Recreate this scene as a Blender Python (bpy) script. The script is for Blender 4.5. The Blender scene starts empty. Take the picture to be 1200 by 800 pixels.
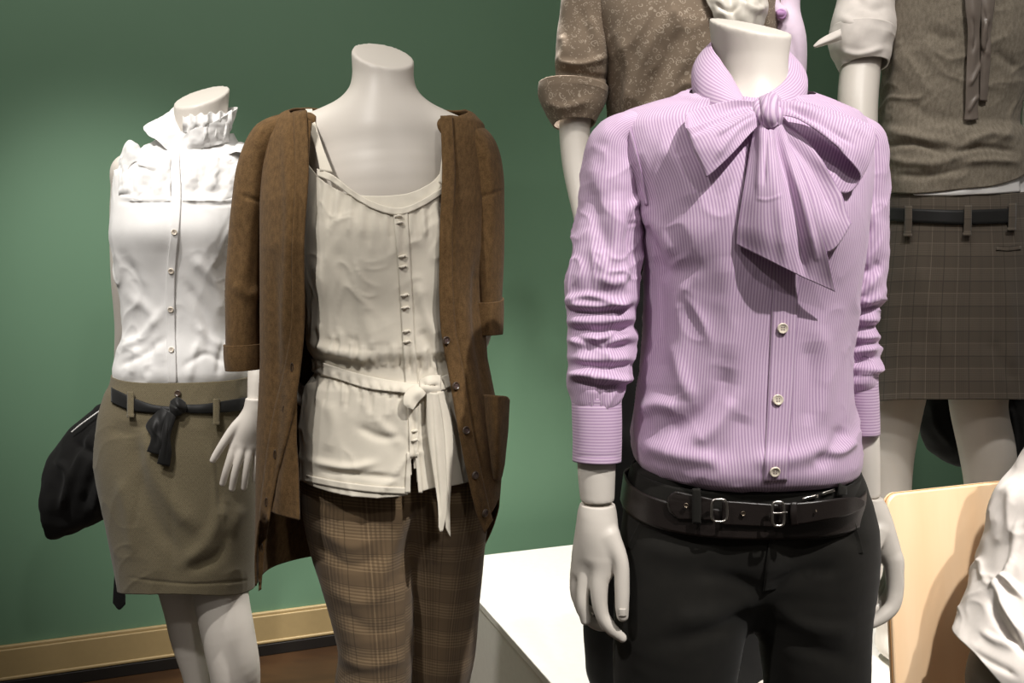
import bpy, math, random
import numpy as np
from mathutils import Vector

random.seed(4)
RNG = np.random.default_rng(7)
PI = math.pi
S = bpy.context.scene
COL = S.collection

# ------------------------------------------------------------------ camera, world, lights, exposure
F, HX, HY, EYE = 1000.0, 600.0, 330.0, 1.15        # focal length in pixels, principal point, eye height
cam_d = bpy.data.cameras.new('camera')
cam_d.sensor_width = 36.0
cam_d.lens = 36.0 * F / 1200.0
cam_d.shift_y = -(400.0 - HY) / 1200.0
cam_d.clip_start = 0.05
cam = bpy.data.objects.new('camera', cam_d)
cam.location = (0, 0, EYE)
cam.rotation_euler = (PI / 2, 0, 0)
COL.objects.link(cam)
S.camera = cam
S.view_settings.view_transform = 'Standard'
S.view_settings.look = 'None'
S.view_settings.gamma = 1.0
S.view_settings.use_curve_mapping = False
S.view_settings.exposure = 0.0

world = bpy.data.worlds.new('world')
S.world = world
world.use_nodes = True
world.node_tree.nodes['Background'].inputs[0].default_value = (1.0, 0.93, 0.83, 1)
world.node_tree.nodes['Background'].inputs[1].default_value = 0.11


def spot(name, loc, aim, power, size_deg, blend=0.5, radius=0.04, color=(1, 0.965, 0.92)):
    l = bpy.data.lights.new(name, 'SPOT')
    l.energy = power
    l.spot_size = math.radians(size_deg)
    l.spot_blend = blend
    l.shadow_soft_size = radius
    l.color = color
    o = bpy.data.objects.new(name, l)
    o.location = loc
    o.rotation_euler = (Vector(aim) - Vector(loc)).to_track_quat('-Z', 'Y').to_euler()
    COL.objects.link(o)
    return o


spot('key_spot', (0.95, -0.15, 2.75), (0.42, 1.1, 0.98), 215, 34, 0.6, 0.02)
spot('front_fill', (0.55, -0.6, 2.5), (0.1, 1.3, 1.0), 30, 64, 0.9, 0.06)  # weak fill added from the front to lift the shaded sides
spot('left_spot', (-1.0, 0.55, 2.9), (-0.66, 1.68, 1.15), 150, 34, 0.9, 0.04)
spot('middle_spot', (-0.95, -0.1, 2.7), (-0.22, 1.42, 0.8), 92, 42, 0.8, 0.04)
spot('plinth_spot', (0.1, 2.0, 3.0), (0.05, 2.2, 0.3), 400, 46, 0.6, 0.05)
spot('chair_spot', (0.78, 0.15, 2.75), (0.82, 1.4, 0.65), 270, 20, 0.6, 0.02)
spot('right_spot', (0.8, 0.3, 3.0), (0.85, 1.8, 1.6), 95, 50, 0.9, 0.05)
spot('back_fill', (0.30, 0.95, 3.0), (0.36, 1.72, 1.55), 55, 40, 0.9, 0.05)  # added fill that brightens the paisley shirt
spot('wall_spot', (-1.25, 1.05, 2.3), (-1.02, 2.56, 0.92), 120, 44, 1.0, 0.1)
spot('wall_spot', (1.75, 2.1, 2.9), (1.45, 3.2, 0.6), 60, 40, 1.0, 0.08)
wl = bpy.data.lights.new('wall_wash', 'AREA')
wl.shape = 'RECTANGLE'
wl.size, wl.size_y = 4.0, 0.5
wl.energy = 27
wl.color = (1, 0.96, 0.9)
wo = bpy.data.objects.new('wall_wash', wl)
wo.location = (-0.9, 1.2, 3.1)
wo.rotation_euler = (Vector((-0.5, 2.7, 1.0)) - Vector(wo.location)).to_track_quat('-Z', 'Y').to_euler()
COL.objects.link(wo)


# ------------------------------------------------------------------ measuring
def P(px, py, d):
    """the point at distance d from the camera plane seen at photo pixel px, py"""
    return np.array(((px - HX) * d / F, d, EYE + (HY - py) * d / F))


def PJ(V):
    D = np.maximum(V[..., 1], 0.05)
    return HX + V[..., 0] / D * F, HY - (V[..., 2] - EYE) / D * F


def pchip(x, y, q):
    x = np.asarray(x, float); y = np.asarray(y, float); q = np.asarray(q, float)
    if len(x) == 2:
        return y[0] + (y[1] - y[0]) * (q - x[0]) / (x[1] - x[0])
    h = np.diff(x); dl = np.diff(y) / h
    m = np.zeros_like(y)
    for i in range(1, len(x) - 1):
        if dl[i - 1] * dl[i] > 0:
            w1, w2 = 2 * h[i] + h[i - 1], h[i] + 2 * h[i - 1]
            m[i] = (w1 + w2) / (w1 / dl[i - 1] + w2 / dl[i])
    m[0], m[-1] = dl[0], dl[-1]
    i = np.clip(np.searchsorted(x, q) - 1, 0, len(h) - 1)
    t = (q - x[i]) / h[i]
    return ((2*t**3 - 3*t**2 + 1) * y[i] + (t**3 - 2*t**2 + t) * h[i] * m[i]
            + (-2*t**3 + 3*t**2) * y[i+1] + (t**3 - t**2) * h[i] * m[i+1])


def table(rows, n):
    """smoothly resample a table of rows to n rows (first column spacing is by its own travel)"""
    A = np.array(rows, float)
    t = np.zeros(len(A))
    st = np.abs(np.diff(A[:, :3], axis=0)).max(axis=1)
    t[1:] = np.cumsum(np.maximum(st, 1e-6))
    q = np.linspace(0, t[-1], n)
    return np.stack([pchip(t, A[:, k], q) for k in range(A.shape[1])], 1)


def catmull(pts, n):
    A = np.array(pts, float)
    t = np.zeros(len(A))
    t[1:] = np.cumsum(np.maximum(np.linalg.norm(np.diff(A, axis=0), axis=1), 1e-9))
    q = np.linspace(0, t[-1], n)
    i = np.clip(np.searchsorted(t, q) - 1, 0, len(A) - 2)
    m = np.zeros_like(A)
    m[1:-1] = (A[2:] - A[:-2]) / (t[2:] - t[:-2])[:, None]
    m[0] = (A[1] - A[0]) / (t[1] - t[0]); m[-1] = (A[-1] - A[-2]) / (t[-1] - t[-2])
    h = (t[i + 1] - t[i])[:, None]; s = ((q - t[i]) / (t[i + 1] - t[i]))[:, None]
    return ((2*s**3 - 3*s**2 + 1) * A[i] + (s**3 - 2*s**2 + s) * h * m[i]
            + (-2*s**3 + 3*s**2) * A[i+1] + (s**3 - s**2) * h * m[i+1])


_perm = RNG.permutation(512)
_grad = RNG.normal(size=(512, 3)); _grad /= np.linalg.norm(_grad, axis=1)[:, None]


def noise3(V):
    sh = V.shape[:-1]
    p = V.reshape(-1, 3)
    i = np.floor(p).astype(int); f = p - i
    u = f * f * f * (f * (f * 6 - 15) + 10)
    out = 0
    for a in (0, 1):
        for b in (0, 1):
            for c in (0, 1):
                g = _grad[_perm[(_perm[(_perm[(i[:, 0] + a) & 511] + i[:, 1] + b) & 511] + i[:, 2] + c) & 511]]
                w = (u[:, 0] if a else 1 - u[:, 0]) * (u[:, 1] if b else 1 - u[:, 1]) * (u[:, 2] if c else 1 - u[:, 2])
                out = out + w * (g * (f - np.array((a, b, c)))).sum(1)
    return (out * 1.6).reshape(sh)


# ------------------------------------------------------------------ scene objects
def thing(name, label, cat, loc, group=None):
    o = bpy.data.objects.new(name, None)
    o.empty_display_size = 0.1
    o.location = loc
    o['label'] = label; o['category'] = cat
    if name == 'mannequin': group = 'dressed shop mannequins'
    if name == 'coat': group = 'black coats behind the mannequins'
    if group: o['group'] = group
    COL.objects.link(o)
    return o


def tag(o, label=None, cat=None, group=None, kind=None):
    for k, v in (('label', label), ('category', cat), ('group', group), ('kind', kind)):
        if v: o[k] = v
    return o


def base_of(parent):
    p = np.zeros(3)
    while parent is not None:
        p += np.array(parent.location); parent = parent.parent
    return p


def mesh(name, V, faces, m, parent=None, uv=None, smooth=True, solid=0.0, off=-1.0, sub=0):
    V = np.asarray(V, float).reshape(-1, 3) - base_of(parent)
    me = bpy.data.meshes.new(name)
    if isinstance(faces, np.ndarray):
        n, k = faces.shape
        me.vertices.add(len(V)); me.vertices.foreach_set('co', V.astype(np.float32).ravel())
        me.loops.add(n * k); me.loops.foreach_set('vertex_index', faces.astype(np.int32).ravel())
        me.polygons.add(n)
        me.polygons.foreach_set('loop_start', np.arange(0, n * k, k, dtype=np.int32))
        me.update(calc_edges=True)
        me.validate()
    else:
        me.from_pydata([tuple(v) for v in V], [], faces)
        me.update()
    if uv is not None:
        lay_ = me.uv_layers.new(name='uv')
        idx = np.zeros(len(me.loops), dtype=np.int32)
        me.loops.foreach_get('vertex_index', idx)
        if isinstance(uv, tuple):                      # per-loop coordinates
            lay_.data.foreach_set('uv', uv[0].astype(np.float32).ravel())
        else:
            lay_.data.foreach_set('uv', np.asarray(uv, np.float32)[idx].ravel())
    me.polygons.foreach_set('use_smooth', [smooth] * len(me.polygons))
    me.materials.append(m)
    o = bpy.data.objects.new(name, me)
    COL.objects.link(o)
    if parent is not None: o.parent = parent
    if solid:
        md = o.modifiers.new('thickness', 'SOLIDIFY'); md.thickness = solid; md.offset = off
    if sub:
        md = o.modifiers.new('smooth', 'SUBSURF'); md.levels = sub; md.render_levels = sub
    return o


def normals(V, closed=True):
    if closed:
        du = np.roll(V, -1, 1) - np.roll(V, 1, 1)
    else:
        du = np.gradient(V, axis=1)
    dv = np.gradient(V, axis=0)
    n = np.cross(du, dv)
    return n / (np.linalg.norm(n, axis=2, keepdims=True) + 1e-12)


def grid_faces(nv, nu, closed):
    w = nu if closed else nu - 1
    r, c = np.meshgrid(np.arange(nv - 1), np.arange(w), indexing='ij')
    a = r * nu + c; b = r * nu + (c + 1) % nu
    return np.stack([a, b, b + nu, a + nu], -1).reshape(-1, 4)


def grid_uv(V, closed):
    """metres round the garment and down it, one pair for each face corner"""
    nv, nu = V.shape[:2]
    Vc = np.concatenate([V, V[:, :1]], 1) if closed else V
    lu = np.linalg.norm(np.diff(Vc, axis=1), axis=2).mean(0)
    lv = np.linalg.norm(np.diff(V, axis=0), axis=2).mean(1)
    u = np.concatenate([[0], np.cumsum(lu)]); v = np.concatenate([[0], np.cumsum(lv)])
    w = nu if closed else nu - 1
    r, c = np.meshgrid(np.arange(nv - 1), np.arange(w), indexing='ij')
    uu = np.stack([u[c], u[c + 1], u[c + 1], u[c]], -1)
    vv = np.stack([v[r], v[r], v[r + 1], v[r + 1]], -1)
    return (np.stack([uu, vv], -1).reshape(-1, 2),)


def fold_field(px, py, folds):
    """sum of ridges and valleys along traced lines"""
    out = np.zeros(px.shape)
    for f in folds:
        pts, w, amp = f[0], f[1], f[2]
        pts = np.array(pts, float)
        if len(pts) > 2: pts = catmull(pts, 4 * len(pts))
        best = np.full(px.shape, 1e9); tt = np.zeros(px.shape); sg = np.zeros(px.shape)
        L = np.concatenate([[0], np.cumsum(np.linalg.norm(np.diff(pts, axis=0), axis=1))])
        lo = pts.min(0) - 3 * w; hi = pts.max(0) + 3 * w
        k = np.nonzero((px > lo[0]) & (px < hi[0]) & (py > lo[1]) & (py < hi[1]))
        if len(k[0]) == 0: continue
        X, Y = px[k], py[k]
        bb = np.full(X.shape, 1e9); bt = np.zeros(X.shape); bs = np.zeros(X.shape)
        for i in range(len(pts) - 1):
            d = pts[i + 1] - pts[i]; l2 = (d * d).sum() + 1e-9
            t = np.clip(((X - pts[i, 0]) * d[0] + (Y - pts[i, 1]) * d[1]) / l2, 0, 1)
            dx = X - pts[i, 0] - t * d[0]; dy = Y - pts[i, 1] - t * d[1]
            q = dx * dx + dy * dy
            m = q < bb
            bb = np.where(m, q, bb); bt = np.where(m, (L[i] + t * math.sqrt(l2)) / L[-1], bt)
            bs = np.where(m, np.sign(d[0] * dy - d[1] * dx), bs)
        dist = np.sqrt(bb)
        taper = np.clip(np.minimum(bt, 1 - bt) * 5 + 0.25, 0, 1)
        if len(f) > 3 and f[3] == 'step':                # one side stands proud of the other
            s = dist * bs / w
            out[k] += amp * taper * np.where(s > 0, np.exp(-s * s * 0.35), np.exp(-s * s * 6.0))
        else:
            out[k] += amp * taper * np.exp(-(dist / w) ** 2)
    return out


class Grid:
    """a garment surface that other pieces can be laid on"""
    def __init__(self, V, closed, folds=(), wob=0.0, wscale=(9, 9, 5), seed=0, bumps=(), crease=0.0, cscale=(9, 9, 7)):
        n = normals(V, closed)
        px, py = PJ(V)
        c = V.mean(axis=1, keepdims=True)
        if ((V - c) * n).sum() < 0: n = -n
        front = np.clip(-n[..., 1] * 2.2 + 0.35, 0, 1)
        h = fold_field(px, py, folds) * front
        for (bx, by, rx, ry, a) in bumps:
            h = h + a * np.exp(-((px - bx) / rx) ** 2 - ((py - by) / ry) ** 2) * front
        if wob:
            q = V * np.array(wscale) + seed * 13.7
            r = noise3(q) + 0.5 * noise3(q * 2.1 + 5)
            h = h + wob * r
        if crease:                                       # sharp-crested random creases
            q = V * np.array(cscale) + seed * 5.3
            q = q + 0.35 * noise3(q * 1.7 + 9)[..., None]
            a = 1 - np.abs(noise3(q)) * 2.2; b_ = 1 - np.abs(noise3(q * 1.9 + 21)) * 2.2
            h = h + crease * (np.clip(a, 0, 1) ** 3 + 0.5 * np.clip(b_, 0, 1) ** 3) * np.clip(0.5 + 1.2 * noise3(q * 0.6 + 40), 0, 1)
        self.V = V + n * h[..., None]
        self.closed = closed
        self.n = normals(self.V, closed)
        if ((self.V - c) * self.n).sum() < 0: self.n = -self.n
        self.px, self.py = PJ(self.V)
        self.front = -self.n[..., 1]

    def build(self, name, m, parent, solid=0.0, off=-1.0, drop=None):
        nv, nu = self.V.shape[:2]
        f = grid_faces(nv, nu, self.closed)
        uv = grid_uv(self.V, self.closed)
        if drop is not None:                             # an opening cut out of the cloth
            k = ~drop(self.px.ravel()[f].mean(1), self.py.ravel()[f].mean(1), self.front.ravel()[f[:, 0]])
            f = f[k]; uv = (uv[0].reshape(-1, 4, 2)[k].reshape(-1, 2),)
        a = self.V.reshape(-1, 3)[f[:, :3]]
        gn = np.cross(a[:, 1] - a[:, 0], a[:, 2] - a[:, 0])
        gm = self.n.reshape(-1, 3)[f[:, 0]]
        if (gn * gm).sum() < 0:
            f = f[:, ::-1]; uv = (uv[0].reshape(-1, 4, 2)[:, ::-1].reshape(-1, 2),)
        return mesh(name, self.V, f, m, parent, uv=uv, solid=solid, off=off)

    def at(self, px, py):
        """depth of the nearest front surface at these pixels"""
        px = np.atleast_1d(np.asarray(px, float)); py = np.atleast_1d(np.asarray(py, float))
        k = self.front > 0.05
        X, Y, D = self.px[k], self.py[k], self.V[..., 1][k]
        N = self.n[k]
        out = np.zeros(px.shape); nn = np.zeros(px.shape + (3,))
        for i in range(len(px)):
            d2 = (X - px[i]) ** 2 + (Y - py[i]) ** 2
            j = np.argpartition(d2, 6)[:6]
            w = 1 / (d2[j] + 0.3)
            out[i] = (D[j] * w).sum() / w.sum()
            q = (N[j] * w[:, None]).sum(0); nn[i] = q / np.linalg.norm(q)
        return out, nn

    def point(self, px, py, off=0.0):
        d, n = self.at(px, py)
        return P(px, py, d[0]) + n[0] * off, n[0]


def torso(rows, d, nu=180, nv=170, n=2.4, yaw=0.0):
    """closed garment tube: rows of (y, x left, x right, front depth, back depth, depth offset)"""
    rows = [tuple(r) + (0.0,) * (6 - len(r)) for r in rows]
    T = table(rows, nv)
    ph = np.linspace(0, 2 * PI, nu, endpoint=False) - PI / 2
    c, s = np.cos(ph), np.sin(ph)
    cc = np.sign(c) * np.abs(c) ** (2 / n); ss = np.sign(s) * np.abs(s) ** (2 / n)
    V = np.zeros((nv, nu, 3))
    for i in range(nv):
        y, xl, xr, bf, bb, o = T[i]
        a = (xr - xl) / 2 * d / F; cx = ((xr + xl) / 2 - HX) * d / F
        dy = np.where(ss < 0, bf * ss, bb * ss)
        V[i, :, 0] = cx + a * cc + yaw * dy
        V[i, :, 1] = d + o + dy - yaw * a * cc * 0.35
        V[i, :, 2] = EYE + (HY - y) * d / F
    return V


def tube(path, nu=96, nv=120, n=2.1, twist=0.0):
    """tube along (px, py, depth, half width px, depth half thickness m)"""
    A = []
    for (px, py, d, w, r) in path:
        A.append(list(P(px, py, d)) + [w * d / F, r])
    T = catmull(A, nv)
    C = T[:, :3]
    tan = np.gradient(C, axis=0); tan /= np.linalg.norm(tan, axis=1)[:, None]
    Y = np.array((0, 1.0, 0))
    n1 = np.cross(tan, Y); n1 /= np.linalg.norm(n1, axis=1)[:, None]
    n2 = np.cross(n1, tan)
    ph = np.linspace(0, 2 * PI, nu, endpoint=False) + twist
    c, s = np.cos(ph), np.sin(ph)
    cc = np.sign(c) * np.abs(c) ** (2 / n); ss = np.sign(s) * np.abs(s) ** (2 / n)
    return C[:, None] + n1[:, None] * (T[:, 3][:, None] * cc)[..., None] + n2[:, None] * (T[:, 4][:, None] * ss)[..., None]


def patch(rows, nv=40, nu=40):
    """smooth sheet through rows of (px, py, depth)"""
    R = [np.array([P(*p) for p in r]) for r in rows]
    A = np.stack([catmull(r, nu) for r in R])
    return np.stack([catmull(A[:, j], nv) for j in range(nu)], 1)


def sheet(name, V, m, parent, solid=0.0012, folds=(), wob=0.0, wscale=(14, 14, 14), seed=0, off=0.0):
    n = normals(V, False)
    if n[..., 1].mean() > 0: n = -n
    px, py = PJ(V)
    h = fold_field(px, py, folds)
    if wob:
        q = V * np.array(wscale) + seed * 7.3
        h = h + wob * (noise3(q) + 0.5 * noise3(q * 2.2 + 3))
    V = V + n * h[..., None]
    nv, nu = V.shape[:2]
    f = grid_faces(nv, nu, False)
    uv = grid_uv(V, False)
    a = V.reshape(-1, 3)[f[:, :3]]
    gn = np.cross(a[:, 1] - a[:, 0], a[:, 2] - a[:, 0])
    if (gn * n.reshape(-1, 3)[f[:, 0]]).sum() < 0:
        f = f[:, ::-1]; uv = (uv[0].reshape(-1, 4, 2)[:, ::-1].reshape(-1, 2),)
    return mesh(name, V, f, m, parent, uv=uv, solid=solid, off=off)


def lay(name, g, left, right, m, parent, off=0.0015, thick=0.0015, nv=50, nu=9, crown=0.0, wob=0.0, off2=None):
    """a strip lying on a garment: its two edges as lists of pixels"""
    Lc, Rc = catmull(left, nv), catmull(right, nv)
    s = np.linspace(0, 1, nu)
    if off2 is None: off2 = off
    px = Lc[:, None, 0] * (1 - s) + Rc[:, None, 0] * s
    py = Lc[:, None, 1] * (1 - s) + Rc[:, None, 1] * s
    d, n = g.at(px.ravel(), py.ravel())
    d = d.reshape(px.shape)
    o = (off + (off2 - off) * s + crown * np.sin(s * PI))[None]
    V = np.stack([(px - HX) * (d - o) / F, d - o, EYE + (HY - py) * (d - o) / F], -1)
    return sheet(name, V, m, parent, solid=thick, off=1.0, wob=wob)


def button(name, c, n, r, m, parent, h=0.0022, thread=None):
    """flat shirt button with a raised rim and sewn middle, facing along n"""
    n = np.array(n) / np.linalg.norm(n)
    a = np.cross(n, (0, 0, 1.0)); a /= np.linalg.norm(a); b = np.cross(n, a)
    prof = [(1.0, 0.0), (1.0, 0.6), (0.92, 1.0), (0.78, 0.95), (0.66, 0.65), (0.3, 0.6), (0.12, 0.62)]
    K = 20
    V = [np.array(c) + n * (z * h) + (a * math.cos(2*PI*k/K) + b * math.sin(2*PI*k/K)) * r * q for q, z in prof for k in range(K)]
    f = [[i*K + k, i*K + (k+1) % K, (i+1)*K + (k+1) % K, (i+1)*K + k] for i in range(len(prof) - 1) for k in range(K)]
    f.append([(len(prof) - 1) * K + k for k in range(K)])
    o = mesh(name, V, f, m, parent)
    if thread is not None:
        W, g = [], []
        for sx, sy in ((-1, -1), (1, -1), (1, 1), (-1, 1)):
            q = len(W); cc = np.array(c) + n * h * 0.75 + (a * sx + b * sy) * r * 0.22
            W += [cc + (a * math.cos(2*PI*k/6) + b * math.sin(2*PI*k/6)) * r * 0.13 for k in range(6)]
            g.append([q + k for k in range(6)])
        mesh('thread', W, g, thread, o, smooth=False)
    return o


def wire(name, pts, r, m, parent, K=8, n=None, closed=False):
    """round cord through world points"""
    A = np.array(pts, float)
    if closed: A = np.vstack([A, A[:1]])
    C = catmull(A, n or 6 * len(A))
    tan = np.gradient(C, axis=0)
    if closed: tan[0] = tan[-1] = C[1] - C[-2]
    tan /= np.linalg.norm(tan, axis=1)[:, None]
    up = np.array((0.31, 0.2, 0.93)) if abs(tan[:, 2]).mean() < 0.8 else np.array((0.9, 0.4, 0.1))
    n1 = np.cross(tan, up); n1 /= np.linalg.norm(n1, axis=1)[:, None]
    n2 = np.cross(tan, n1)
    rr = np.full(len(C), r) if np.isscalar(r) else np.interp(np.linspace(0, 1, len(C)), np.linspace(0, 1, len(r)), r)
    ph = np.linspace(0, 2 * PI, K, endpoint=False)
    V = C[:, None] + rr[:, None, None] * (n1[:, None] * np.cos(ph)[None, :, None] + n2[:, None] * np.sin(ph)[None, :, None])
    f = [list(q) for q in grid_faces(len(C), K, True)]
    if not closed:
        f += [list(range(K)), list(range((len(C) - 1) * K, len(C) * K))[::-1]]
    return mesh(name, V, f, m, parent)


def box_mesh(c, s, rz=0.0, bevel=0.0):
    import bmesh
    bm = bmesh.new()
    bmesh.ops.create_cube(bm, size=1.0)
    for v in bm.verts: v.co = Vector((v.co.x * s[0], v.co.y * s[1], v.co.z * s[2]))
    if bevel:
        bmesh.ops.bevel(bm, geom=list(bm.edges), offset=bevel, segments=3, profile=0.5, affect='EDGES')
    ca, sa = math.cos(rz), math.sin(rz)
    V = [(c[0] + v.co.x * ca - v.co.y * sa, c[1] + v.co.x * sa + v.co.y * ca, c[2] + v.co.z) for v in bm.verts]
    f = [[v.index for v in q.verts] for q in bm.faces]
    bm.free()
    return V, f


def box(name, c, s, m, parent=None, rz=0.0, bevel=0.002):
    V, f = box_mesh(c, s, rz, bevel)
    return mesh(name, V, f, m, parent, smooth=False)


# ------------------------------------------------------------------ bodies: one smooth surface grown round joints
class Body:
    def __init__(self, lo, hi, h):
        self.lo = np.array(lo, float); self.h = h
        self.n = np.maximum(((np.array(hi) - self.lo) / h).astype(int) + 1, 2)
        self.f = np.full(self.n, 0.08, np.float32)

    def _sub(self, lo, hi):
        a = np.clip(np.floor((lo - self.lo) / self.h).astype(int), 0, self.n)
        b = np.clip(np.ceil((hi - self.lo) / self.h).astype(int) + 1, 0, self.n)
        if (b <= a).any(): return None
        ax = [(self.lo[i] + self.h * np.arange(a[i], b[i])).astype(np.float32) for i in range(3)]
        return tuple(slice(a[i], b[i]) for i in range(3)), np.meshgrid(*ax, indexing='ij', sparse=True)

    def _join(self, sl, d, k):
        a = self.f[sl]
        if k <= 0:
            self.f[sl] = np.minimum(a, d)
        else:
            t = np.clip(0.5 + 0.5 * (a - d) / k, 0, 1)
            self.f[sl] = a + (d - a) * t - k * t * (1 - t)

    def cone(self, p, q, r0, r1, k=0.015, flat=1.0):
        p, q = np.array(p, float), np.array(q, float)
        pad = max(r0, r1) * max(1, 1 / flat) + k + 0.03
        s = self._sub(np.minimum(p, q) - pad, np.maximum(p, q) + pad)
        if s is None: return
        sl, (X, Y, Z) = s
        d = q - p; fy = flat
        l2 = d[0]**2 + (d[1]*fy)**2 + d[2]**2 + 1e-12
        x, y, z = X - p[0], (Y - p[1]) * fy, Z - p[2]
        t = np.clip((x * d[0] + y * d[1] * fy + z * d[2]) / l2, 0, 1)
        D = np.sqrt((x - t*d[0])**2 + (y - t*d[1]*fy)**2 + (z - t*d[2])**2) - (r0 + (r1 - r0) * t)
        self._join(sl, (D / max(1.0, fy * 0.9)).astype(np.float32), k)

    def chain(self, pts, k=0.015, flat=1.0):
        """pts: (world point, radius); joined to the rest softly, to each other as they are"""
        C = np.array([p for p, r in pts], float); R = np.array([r for p, r in pts], float)
        pad = R.max() + k + 0.03
        s = self._sub(C.min(0) - pad, C.max(0) + pad)
        if s is None: return
        lo = np.array([self.lo[i] + self.h * s[0][i].start for i in range(3)])
        g = Body.__new__(Body)
        g.lo, g.h, g.n = lo, self.h, np.array([s[0][i].stop - s[0][i].start for i in range(3)])
        g.f = np.full(g.n, 0.08, np.float32)
        for (p, r), (q, t) in zip(pts[:-1], pts[1:]): g.cone(p, q, r, t, 0.0, flat)
        self._join(s[0], g.f, k)

    def limb(self, pts, k=0.015, flat=1.0, n=None):
        """pts: (px, py, depth, radius in px), smoothed"""
        A = np.array([list(P(a, b, d)) + [r * d / F] for (a, b, d, r) in pts])
        C = catmull(A, n or (len(A) * 6))
        self.chain([(c[:3], c[3]) for c in C], k, flat)

    def cut(self, p, n, k=0.004):
        """keep only what lies behind the plane"""
        n = np.array(n, float) / np.linalg.norm(n)
        s = self._sub(self.lo, self.lo + self.h * self.n)
        sl, (X, Y, Z) = s
        d = (X - p[0]) * n[0] + (Y - p[1]) * n[1] + (Z - p[2]) * n[2]
        a = self.f[sl]
        t = np.clip(0.5 - 0.5 * (a - d) / k, 0, 1)
        self.f[sl] = a + (d - a) * t + k * t * (1 - t)

    def cut_box(self, p, n, rad, k=0.003):
        """cut by a plane, only within rad of p"""
        n = np.array(n, float) / np.linalg.norm(n); p = np.array(p, float)
        s = self._sub(p - rad, p + rad)
        if s is None: return
        sl, (X, Y, Z) = s
        d = ((X - p[0]) * n[0] + (Y - p[1]) * n[1] + (Z - p[2]) * n[2]).astype(np.float32)
        a = self.f[sl]
        t = np.clip(0.5 - 0.5 * (a - d) / k, 0, 1)
        self.f[sl] = a + (d - a) * t + k * t * (1 - t)

    def surface(self, smooth=2):
        f = self.f
        f[0] = f[-1] = 0.05; f[:, 0] = f[:, -1] = 0.05; f[:, :, 0] = f[:, :, -1] = 0.05
        ins = f < 0
        cnt = np.zeros(self.n - 1, np.int8)
        for a in (0, 1):
            for b in (0, 1):
                for c in (0, 1):
                    cnt += ins[a:self.n[0]-1+a, b:self.n[1]-1+b, c:self.n[2]-1+c]
        I = np.argwhere((cnt > 0) & (cnt < 8))
        idx = np.full(self.n - 1, -1, np.int32)
        idx[I[:, 0], I[:, 1], I[:, 2]] = np.arange(len(I))
        cor = [(a, b, c) for a in (0, 1) for b in (0, 1) for c in (0, 1)]
        val = np.stack([f[I[:, 0]+a, I[:, 1]+b, I[:, 2]+c] for a, b, c in cor], 1)
        acc = np.zeros((len(I), 3)); num = np.zeros(len(I))
        for i in range(8):
            for j in range(i + 1, 8):
                if sum(abs(x - y) for x, y in zip(cor[i], cor[j])) != 1: continue
                m = (val[:, i] < 0) != (val[:, j] < 0)
                t = np.where(m, val[:, i] / (val[:, i] - val[:, j] + 1e-20), 0)
                pt = np.array(cor[i]) + t[:, None] * (np.array(cor[j]) - np.array(cor[i]))
                acc += pt * m[:, None]; num += m
        V = self.lo + self.h * (I + acc / num[:, None])
        F_ = []
        for ax in range(3):
            b1, b2 = [(1, 2), (2, 0), (0, 1)][ax]
            sl0 = [slice(None)] * 3; sl1 = [slice(None)] * 3
            sl0[ax] = slice(0, -1); sl1[ax] = slice(1, None)
            e = np.argwhere(ins[tuple(sl0)] != ins[tuple(sl1)])
            e = e[(e[:, b1] > 0) & (e[:, b2] > 0)]
            def g(o1, o2):
                q = e.copy(); q[:, b1] += o1; q[:, b2] += o2
                q = np.minimum(q, self.n - 2)
                return idx[q[:, 0], q[:, 1], q[:, 2]]
            quad = np.stack([g(-1, -1), g(0, -1), g(0, 0), g(-1, 0)], 1)
            flip = ~ins[e[:, 0], e[:, 1], e[:, 2]]
            quad[flip] = quad[flip][:, ::-1]
            F_.append(quad)
        Fc = np.concatenate(F_)
        Fc = Fc[(Fc >= 0).all(1)]
        for it in range(smooth * 2):
            acc = np.zeros_like(V); num = np.zeros(len(V))
            for k in range(4):
                a, b = Fc[:, k], Fc[:, (k + 1) % 4]
                for ax in range(3):
                    acc[:, ax] += np.bincount(a, V[b, ax], len(V)) + np.bincount(b, V[a, ax], len(V))
                num += np.bincount(a, minlength=len(V)) + np.bincount(b, minlength=len(V))
            L = acc / np.maximum(num, 1)[:, None] - V
            V = V + L * (0.5 if it % 2 == 0 else -0.52)
        return V, Fc

    def build(self, name, m, parent, smooth=2, folds=(), wob=0.0, wscale=(10, 10, 6), uvfn=None, seed=0):
        V, Fc = self.surface(smooth)
        N = np.zeros_like(V)
        a = V[Fc]
        fn = np.cross(a[:, 2] - a[:, 0], a[:, 3] - a[:, 1])
        for k in range(4):
            for ax in range(3): N[:, ax] += np.bincount(Fc[:, k], fn[:, ax], len(V))
        N /= np.linalg.norm(N, axis=1)[:, None] + 1e-12
        if folds or wob:
            px, py = PJ(V)
            h = fold_field(px, py, folds) * np.clip(-N[:, 1] * 2 + 0.3, 0, 1)
            if wob:
                q = V * np.array(wscale) + seed * 11.1
                h = h + wob * (noise3(q) + 0.5 * noise3(q * 2.1 + 4))
            V = V + N * h[:, None]
        o = mesh(name, V, Fc, m, parent, uv=None if uvfn is None else uvfn(V))
        g = Grid.__new__(Grid)
        g.V = V[None]; g.n = N[None]; g.px, g.py = PJ(g.V); g.front = -g.n[..., 1]; g.closed = False
        return o, g


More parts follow.
